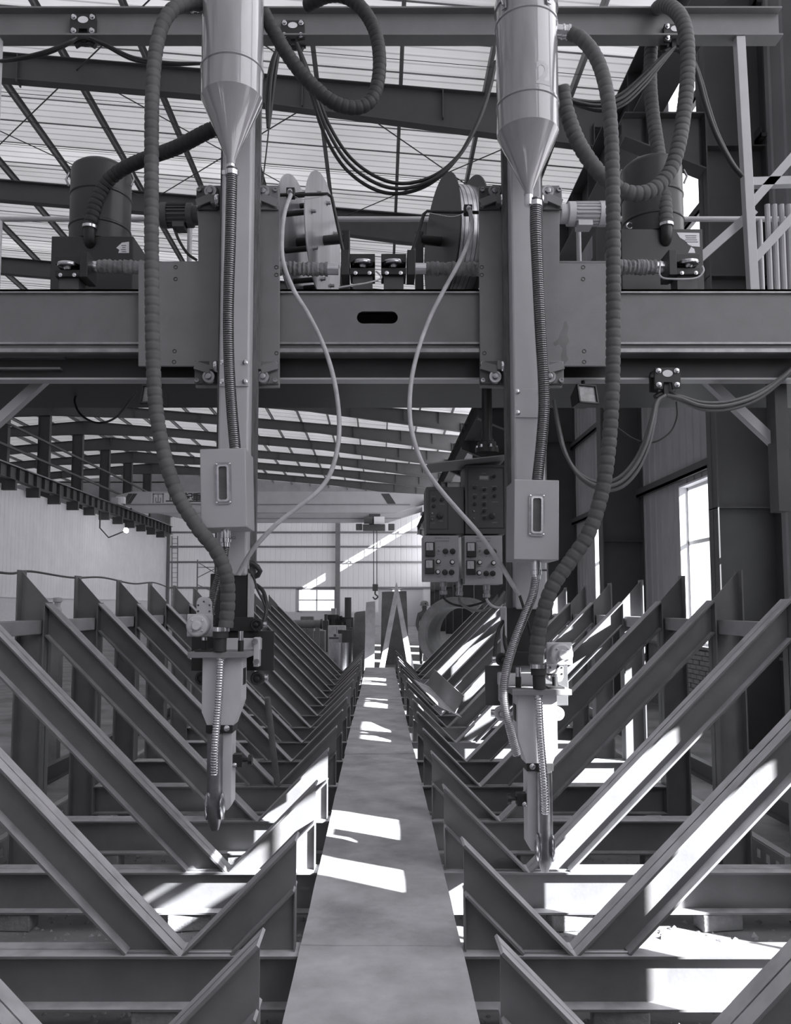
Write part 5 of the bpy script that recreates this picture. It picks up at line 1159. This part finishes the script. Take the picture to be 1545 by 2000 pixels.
# ladder, light steel stand and wires at the far end
ld = thing('wall_ladder', (Q(345, 1150, 76.2).x, 76.2, 0), 'tall thin steel ladder on the far wall at the left corner', 'ladder')
for px in (336, 347): MB().bar(Q(px, 1047, 76.2), Vector((Q(px, 1190, 76.2).x, 76.2, 0)), 0.08, 0.08, (0, 1, 0)).build('stringer', M_PURLIN, ld)
for k in range(14): MB().bar(Q(336, 1052+k*9.5, 76.2), Q(347, 1052+k*9.5, 76.2), 0.05, 0.05, (0, 1, 0)).build('rung', M_PURLIN, ld)
sc_ = thing('scaffold_tower', (Q(400, 1190, 60.0).x, 60, 0), 'thin scaffold tower far behind the left frames', 'scaffold')
for px in (386, 425): MB().bar(Q(px, 1093, 60), Vector((Q(px, 1093, 60).x, 60, 0)), 0.09, 0.09, (0, 1, 0)).build('upright', M_PURLIN, sc_)
for a, b in (((386, 1108), (425, 1108)), ((386, 1098), (425, 1122)), ((425, 1108), (386, 1128)), ((386, 1142), (425, 1160)), ((386, 1150), (425, 1150))): MB().bar(Q(*a, 60), Q(*b, 60), 0.06, 0.06, (0, 1, 0)).build('brace', M_PURLIN, sc_)
cable('wall_cable', [(-40, 1112, 30), (20, 1120, 33), (60, 1116, 36), (140, 1128, 41), (200, 1128, 46), (260, 1140, 52), (300, 1138, 60), (328, 1147, 70)], 0.05, M_CABLE, 'dark cable strung along the left wall above the frames')

# ------------------------------------------------------------------ steelwork and machines beyond the walkway
M_RAW = mat('raw_steel_plate', 0.20, 0.5, var=0.3, scale=3, bump=0.05, stain=0.4)
M_RAWL = mat('pale_steel_plate', 0.48, 0.45, var=0.25, scale=4, stain=0.5)
def pl(name, poly, Y, th, m, label, cat='plate', zfloor=True):
    pts = [(Q(x, y, Y).x, Q(x, y, Y).z) for x, y in poly]
    if zfloor:
        zm = min(p[1] for p in pts); pts = [(x, 0.0 if z - zm < 0.12 else z) for x, z in pts]
    o = MB().prism(pts, Y, Y+th).build(name, m, smooth=0, bevel=0.01); tag(o, label, cat); return o
pl('steel_plate', [(687, 1320), (692, 1198), (696, 1195), (713, 1193), (713, 1320)], 25.0, 0.5, M_RAW, 'lower dark steel plate standing at the left of the upright slab')
pl('steel_slab', [(711, 1320), (715, 1176), (733, 1174), (731, 1320)], 23.0, 0.25, M_RAWL, 'upright narrow steel slab standing at the end of the walkway')
pl('steel_slab', [(743, 1320), (746, 1156), (794, 1154), (799, 1320)], 26.0, 0.3, M_RAW, 'wide dark steel slab standing behind the pointed A shape')
A_ = pl('a_shaped_plate', [(737, 1307), (772, 1146), (774.5, 1136), (777, 1146), (812, 1307), (799, 1307), (775, 1180), (748, 1307)], 21.6, 0.06, mat('pale_a_plate', 0.66, 0.5, var=0.25, scale=5, stain=0.6), 'pale pointed A-shaped steel plate standing at the end of the walkway', 'plate')
# big ring
rc = Q(889, 1243, 22.5); ax = Vector((-0.30, -1, 0.0)).normalized(); rr0 = 1.04
rg = MB(); rc.z = rr0 + 0.005
rg.lathe([(rr0*0.74, 0.0), (rr0*0.80, 0.06), (rr0*0.96, 0.06), (rr0, 0.02), (rr0, -1.6), (rr0*0.9, -1.62), (rr0*0.74, -1.6), (rr0*0.70, -0.8), (rr0*0.74, 0.0)], rc, ax, 56)
rg.f = rg.f[:-2]
o = rg.build('steel_ring', M_RAW, smooth=30); tag(o, 'large hollow steel ring lying on its side beyond the right frames', 'ring')
# pipe on a stand
t = thing('pipe_stand', (Q(600, 1219, 26).x, 26, 0), 'horizontal steel pipe on a stand behind the left frames', 'pipe')
MB().cyl(Q(570, 1219, 26), Q(628, 1219, 26), 0.13, n=20).build('pipe', M_RAW, t); MB().cyl(Q(626, 1219, 26), Q(630, 1219, 26), 0.16, n=20).build('flange', M_STEEL_D, t)
for px in (582, 620): p = Q(px, 1224, 26); MB().box((p.x-0.07, 25.92, 0), (p.x+0.07, 26.08, p.z)).build('leg', M_RAW, t, smooth=0)
def machine(px0, px1, py0, Y, m, label, dep=0.5, cap=None):
    a, b = Q(px0, 1300, Y), Q(px1, py0, Y); t = thing('machine_cabinet', ((a.x+b.x)/2, Y, 0), label, 'machine')
    MB().box((a.x, Y, 0), (b.x, Y+dep, b.z)).build('cabinet', m, t, smooth=0, bevel=0.02)
    w = b.x-a.x
    MB().box((a.x+w*0.48, Y-0.006, 0.1), (a.x+w*0.5, Y, b.z-0.05)).build('door_gap', M_INK, t, smooth=0)
    MB().box((a.x+w*0.55, Y-0.03, b.z*0.55), (a.x+w*0.6, Y, b.z*0.65)).build('handle', M_CHROME, t, smooth=0)
    if cap: MB().cyl((a.x+w*0.5, Y+dep/2, b.z), (a.x+w*0.5, Y+dep/2, b.z+cap), w*0.3, n=20).build('motor', M_STEEL_D, t)
    return t
machine(640, 675, 1222, 29.0, M_RAWL, 'pale square machine cabinet behind the left frames')
machine(672, 688, 1226, 30.0, M_STEEL_D, 'narrow dark machine with round motor beside the pale cabinet', cap=0.3)
machine(640, 668, 1203, 36.0, M_BLACK, 'low black machine far behind the pale cabinet')
machine(668, 690, 1206, 37.0, M_STEEL_D, 'dark machine with a short upright drum, far behind', cap=0.9)
machine(646, 656, 1188, 44.0, M_RAWL, 'small pale box standing far behind the machines')
machine(586, 612, 1204, 40.0, M_RAW, 'grey machine far left behind the pipe stand')
machine(612, 634, 1232, 27.5, M_RAW, 'low grey machine bed under the horizontal pipe', dep=0.8)
machine(630, 641, 1212, 33.0, M_STEEL_D, 'slim dark control stand left of the pale cabinet', cap=0.25)
machine(656, 672, 1238, 26.0, M_RAWL, 'low pale gearbox in front of the pale cabinet', dep=0.3, cap=0.12)
for i, (px, py, r_, lab) in enumerate(((648, 1205, 0.3, 'dark round flywheel on top of the machines, left one'), (676, 1210, 0.24, 'dark round flywheel on top of the machines, right one'))):
    c_ = Q(px, py, 34.9); o = MB().lathe([(r_*0.5, -0.1), (r_, -0.1), (r_*1.03, 0), (r_, 0.1), (r_*0.5, 0.1)], Vector((c_.x, 34.9, c_.z)), n=28).cyl((c_.x, 34.9, 0), (c_.x, 34.9, c_.z-0.1), 0.12, n=14).build('flywheel_stand', M_BLACK, smooth=35); tag(o, lab, 'machine')
def barrel(px, py0, Y, r, m, label):
    c = Q(px, py0, Y); t = thing('steel_drum', (c.x, Y, 0), label, 'drum'); MB().lathe([(r, 0), (r, c.z*0.33), (r*1.03, c.z*0.34), (r, c.z*0.36), (r, c.z*0.64), (r*1.03, c.z*0.66), (r, c.z*0.68), (r, c.z)], (c.x, Y, 0), n=28).build('shell', m, t, smooth=35); MB().lathe([(r*1.02, c.z-0.02), (r*1.02, c.z+0.02), (r*0.9, c.z+0.02)], (c.x, Y, 0), n=28).build('rim', M_STEEL_D, t)
barrel(678, 1232, 24.5, 0.16, M_STEEL_D, 'small dark drum in front of the machines'); barrel(652, 1246, 24.0, 0.14, M_RAWL, 'small pale drum in front of the machines'); barrel(664, 1240, 26.5, 0.2, M_RAW, 'grey drum between the two small drums')
# curved bright sheet
mb = MB(); c = Q(668, 1262, 23.5); vs = []
for k in range(13):
    a = R(-70 + 140*k/12); vs += [(c.x+0.32*math.sin(a), c.y+0.3-0.32*math.cos(a), 0.0), (c.x+0.32*math.sin(a), c.y+0.3-0.32*math.cos(a), c.z+0.1)]
n_ = len(vs); vs += [(x, y+0.012, z) for x, y, z in vs]
fs = [(2*k, 2*k+2, 2*k+3, 2*k+1) for k in range(12)] + [(n_+2*k+1, n_+2*k+3, n_+2*k+2, n_+2*k) for k in range(12)] + [(2*k+1, 2*k+3, n_+2*k+3, n_+2*k+1) for k in range(12)]
o = mb.add(vs, fs).build('curved_sheet', M_CHROME, smooth=60); tag(o, 'bright curved metal sheet standing before the machines', 'sheet')
# offcut lying in the right frames, rod leaning in the left ones
k_ = 7; yy_ = YK[k_]-0.5
p0, p1 = Q(826, 1336, 11.0), Q(880, 1392, 9.6)
mb = MB(); d = (p1-p0); mb.bar(p0, p1, 0.30, 0.012, (0.55, -0.3, 1)); mb.bar(p0 + Vector((0.10, -0.05, 0.10)), p1 + Vector((0.10, -0.05, 0.10)), 0.012, 0.22, (0.55, -0.3, 1))
o = mb.build('steel_offcut', M_STEEL, smooth=0); tag(o, 'short steel tee offcut lying across the right frames', 'offcut')
y4 = YK[4]; p0 = Vector((-0.862, y4-0.03, ZB+0.012)); p1 = Q(522, 1362, y4-0.25)
o = MB().tube([p0, p0 + (p1-p0)*0.9, p1], [0.026, 0.026, 0.024], 14).build('steel_rod', mat('rusty_rod', 0.16, 0.7, var=0.3), base=p0); tag(o, 'short thick rod standing in the notch of a left frame', 'rod')
# work lamp bottle on the left posts
c = Q(112, 1190, 9.5)
t = thing('small_valve', c, 'small pale valve standing behind the nearest left posts', 'valve')
MB().lathe([(0.05, -0.1), (0.05, 0.0), (0.035, 0.02), (0.035, 0.08), (0.05, 0.085), (0.05, 0.13), (0.02, 0.14)], c, n=16).build('body', M_RAWL, t, smooth=35)
MB().box((c.x-0.06, 9.44, 0.0), (c.x+0.06, 9.56, c.z-0.1)).build('stand', M_RAW, t, smooth=0)
# gravel and swarf under the frames
random.seed(11); mb = MB()
for i in range(5200):
    s = random.choice((-1, 1)); x = s*random.uniform(0.3, 2.6) ; y = random.uniform(1.6, 9.0); r = random.uniform(0.006, 0.022)*(1.6 if random.random() < 0.06 else 1)
    n0 = len(mb.v); h = r*random.uniform(0.5, 1.0); a = random.uniform(0, 6.28)
    vs = [(x + r*math.cos(a+q*1.571)*random.uniform(0.7, 1.2), y + r*math.sin(a+q*1.571)*random.uniform(0.7, 1.2), 0.001) for q in range(4)] + [(x, y, h)]
    mb.add(vs, [(0, 1, 4), (1, 2, 4), (2, 3, 4), (3, 0, 4)])
o = mb.build('gravel', mat('gravel_grey', 0.3, 0.9, var=0.5, scale=20), base=(0, 0, 0), smooth=0); o['label'] = 'loose gravel and scale on the ground under the frames'; o['category'] = 'gravel'; o['kind'] = 'stuff'
# loose slabs on the floor left and right
for i, (x, y, w_, d_, h_, a, lab) in enumerate(((-1.9, 4.35, 0.5, 0.28, 0.06, 0.2, 'flat broken concrete piece under the left frames, near'), (2.0, 4.3, 0.6, 0.25, 0.05, -0.3, 'flat broken concrete piece under the right frames, near'), (1.4, 3.25, 0.35, 0.22, 0.05, 0.5, 'small concrete piece under the right frames, nearest'))):
    o = MB().cbox((x, y, h_/2), (w_, d_, h_), Matrix.Rotation(a, 3, 'Z')).build('concrete_piece', M_BRICK, bevel=0.02); tag(o, lab, 'rubble')

# ------------------------------------------------------------------ worker beyond the ring
def person(px, py_top, Y, label):
    top = Q(px, py_top, Y); H = top.z - 0.03; x0 = top.x
    J = {'pel': (0, 0, 0.53*H), 'chest': (0, 0, 0.70*H), 'up': (0, 0, 0.80*H), 'neck': (0, -0.01, 0.86*H), 'skull': (0, -0.015, 0.90*H), 'head': (0, -0.01, 0.955*H),
         'lsh': (0.17, 0, 0.80*H), 'lel': (0.24, -0.05, 0.64*H), 'lwr': (0.20, -0.24, 0.55*H), 'lha': (0.18, -0.32, 0.54*H), 'rsh': (-0.17, 0, 0.80*H), 'rel': (-0.24, -0.05, 0.64*H), 'rwr': (-0.20, -0.24, 0.55*H), 'rha': (-0.18, -0.32, 0.54*H),
         'lhip': (0.09, 0, 0.50*H), 'lkn': (0.11, -0.03, 0.28*H), 'lan': (0.11, 0.02, 0.05*H), 'lto': (0.12, -0.16, 0.025*H), 'rhip': (-0.09, 0, 0.50*H), 'rkn': (-0.11, -0.03, 0.28*H), 'ran': (-0.11, 0.02, 0.05*H), 'rto': (-0.12, -0.16, 0.025*H)}
    rad = {'pel': .15, 'chest': .15, 'up': .13, 'neck': .06, 'skull': .085, 'head': .085, 'lsh': .075, 'rsh': .075, 'lel': .055, 'rel': .055, 'lwr': .04, 'rwr': .04, 'lha': .035, 'rha': .035, 'lhip': .10, 'rhip': .10, 'lkn': .07, 'rkn': .07, 'lan': .05, 'ran': .05, 'lto': .045, 'rto': .045}
    E = [('pel', 'chest'), ('chest', 'up'), ('up', 'neck'), ('neck', 'skull'), ('skull', 'head'), ('up', 'lsh'), ('lsh', 'lel'), ('lel', 'lwr'), ('lwr', 'lha'), ('up', 'rsh'), ('rsh', 'rel'), ('rel', 'rwr'), ('rwr', 'rha'), ('pel', 'lhip'), ('lhip', 'lkn'), ('lkn', 'lan'), ('lan', 'lto'), ('pel', 'rhip'), ('rhip', 'rkn'), ('rkn', 'ran'), ('ran', 'rto')]
    keys = list(J); me = bpy.data.meshes.new('body'); me.from_pydata([J[k] for k in keys], [(keys.index(a), keys.index(b)) for a, b in E], [])
    t = thing('person', (x0, Y, 0), label, 'person')
    o = bpy.data.objects.new('body', me); C.objects.link(o); o.parent = t; me.materials.append(mat('work_clothes', 0.16, 0.85, var=0.2))
    md = o.modifiers.new('skin', 'SKIN')
    for i, k in enumerate(keys): me.skin_vertices[0].data[i].radius = (rad[k], rad[k]*(0.75 if k in ('pel', 'chest', 'up') else 1)); me.skin_vertices[0].data[i].use_root = (k == 'pel')
    sd = o.modifiers.new('sub', 'SUBSURF'); sd.levels = 2; sd.render_levels = 2
    c = Vector((x0, Y-0.01, 0.955*H))
    MB().lathe([(0.15, 0.0), (0.16, 0.012), (0.135, 0.02), (0.13, 0.07), (0.108, 0.12), (0.06, 0.148), (0.01, 0.155)], c + Vector((0, 0, -0.02)), (0, -0.12, 1), 28).build('hard_hat', mat('hat_plastic', 0.3, 0.35), t, smooth=50)
    MB().cbox(c + Vector((0.03, -0.13, 0.035)), (0.04, 0.02, 0.04)).build('hat_mark', M_INK, t, smooth=0)
    f = MB()
    f.lathe([(0.006, 0), (0.014, 0.006), (0.010, 0.03), (0.004, 0.034)], c + Vector((0, -0.08, -0.075)), (0, -1, 0.1), 10); f.build('nose', mat('skin', 0.3, 0.6), t)
    for sx in (-0.035, 0.035): MB().lathe([(0.002, 0), (0.011, 0.004), (0.004, 0.008)], c + Vector((sx, -0.083, -0.045)), (0, -1, 0), 10).build('eye', M_INK, t)
    MB().cbox(c + Vector((0, -0.083, -0.115)), (0.045, 0.012, 0.009)).build('mouth', M_INK, t)
    for sx in (-1, 1): MB().lathe([(0.006, 0), (0.026, 0.004), (0.02, 0.012)], c + Vector((sx*0.083, 0.0, -0.065)), (sx, 0, 0), 12).build('ear', mat('skin', 0.3), t)
person(829, 1174, 26.0, 'worker in a pale hard hat and dark clothes behind the steel ring')
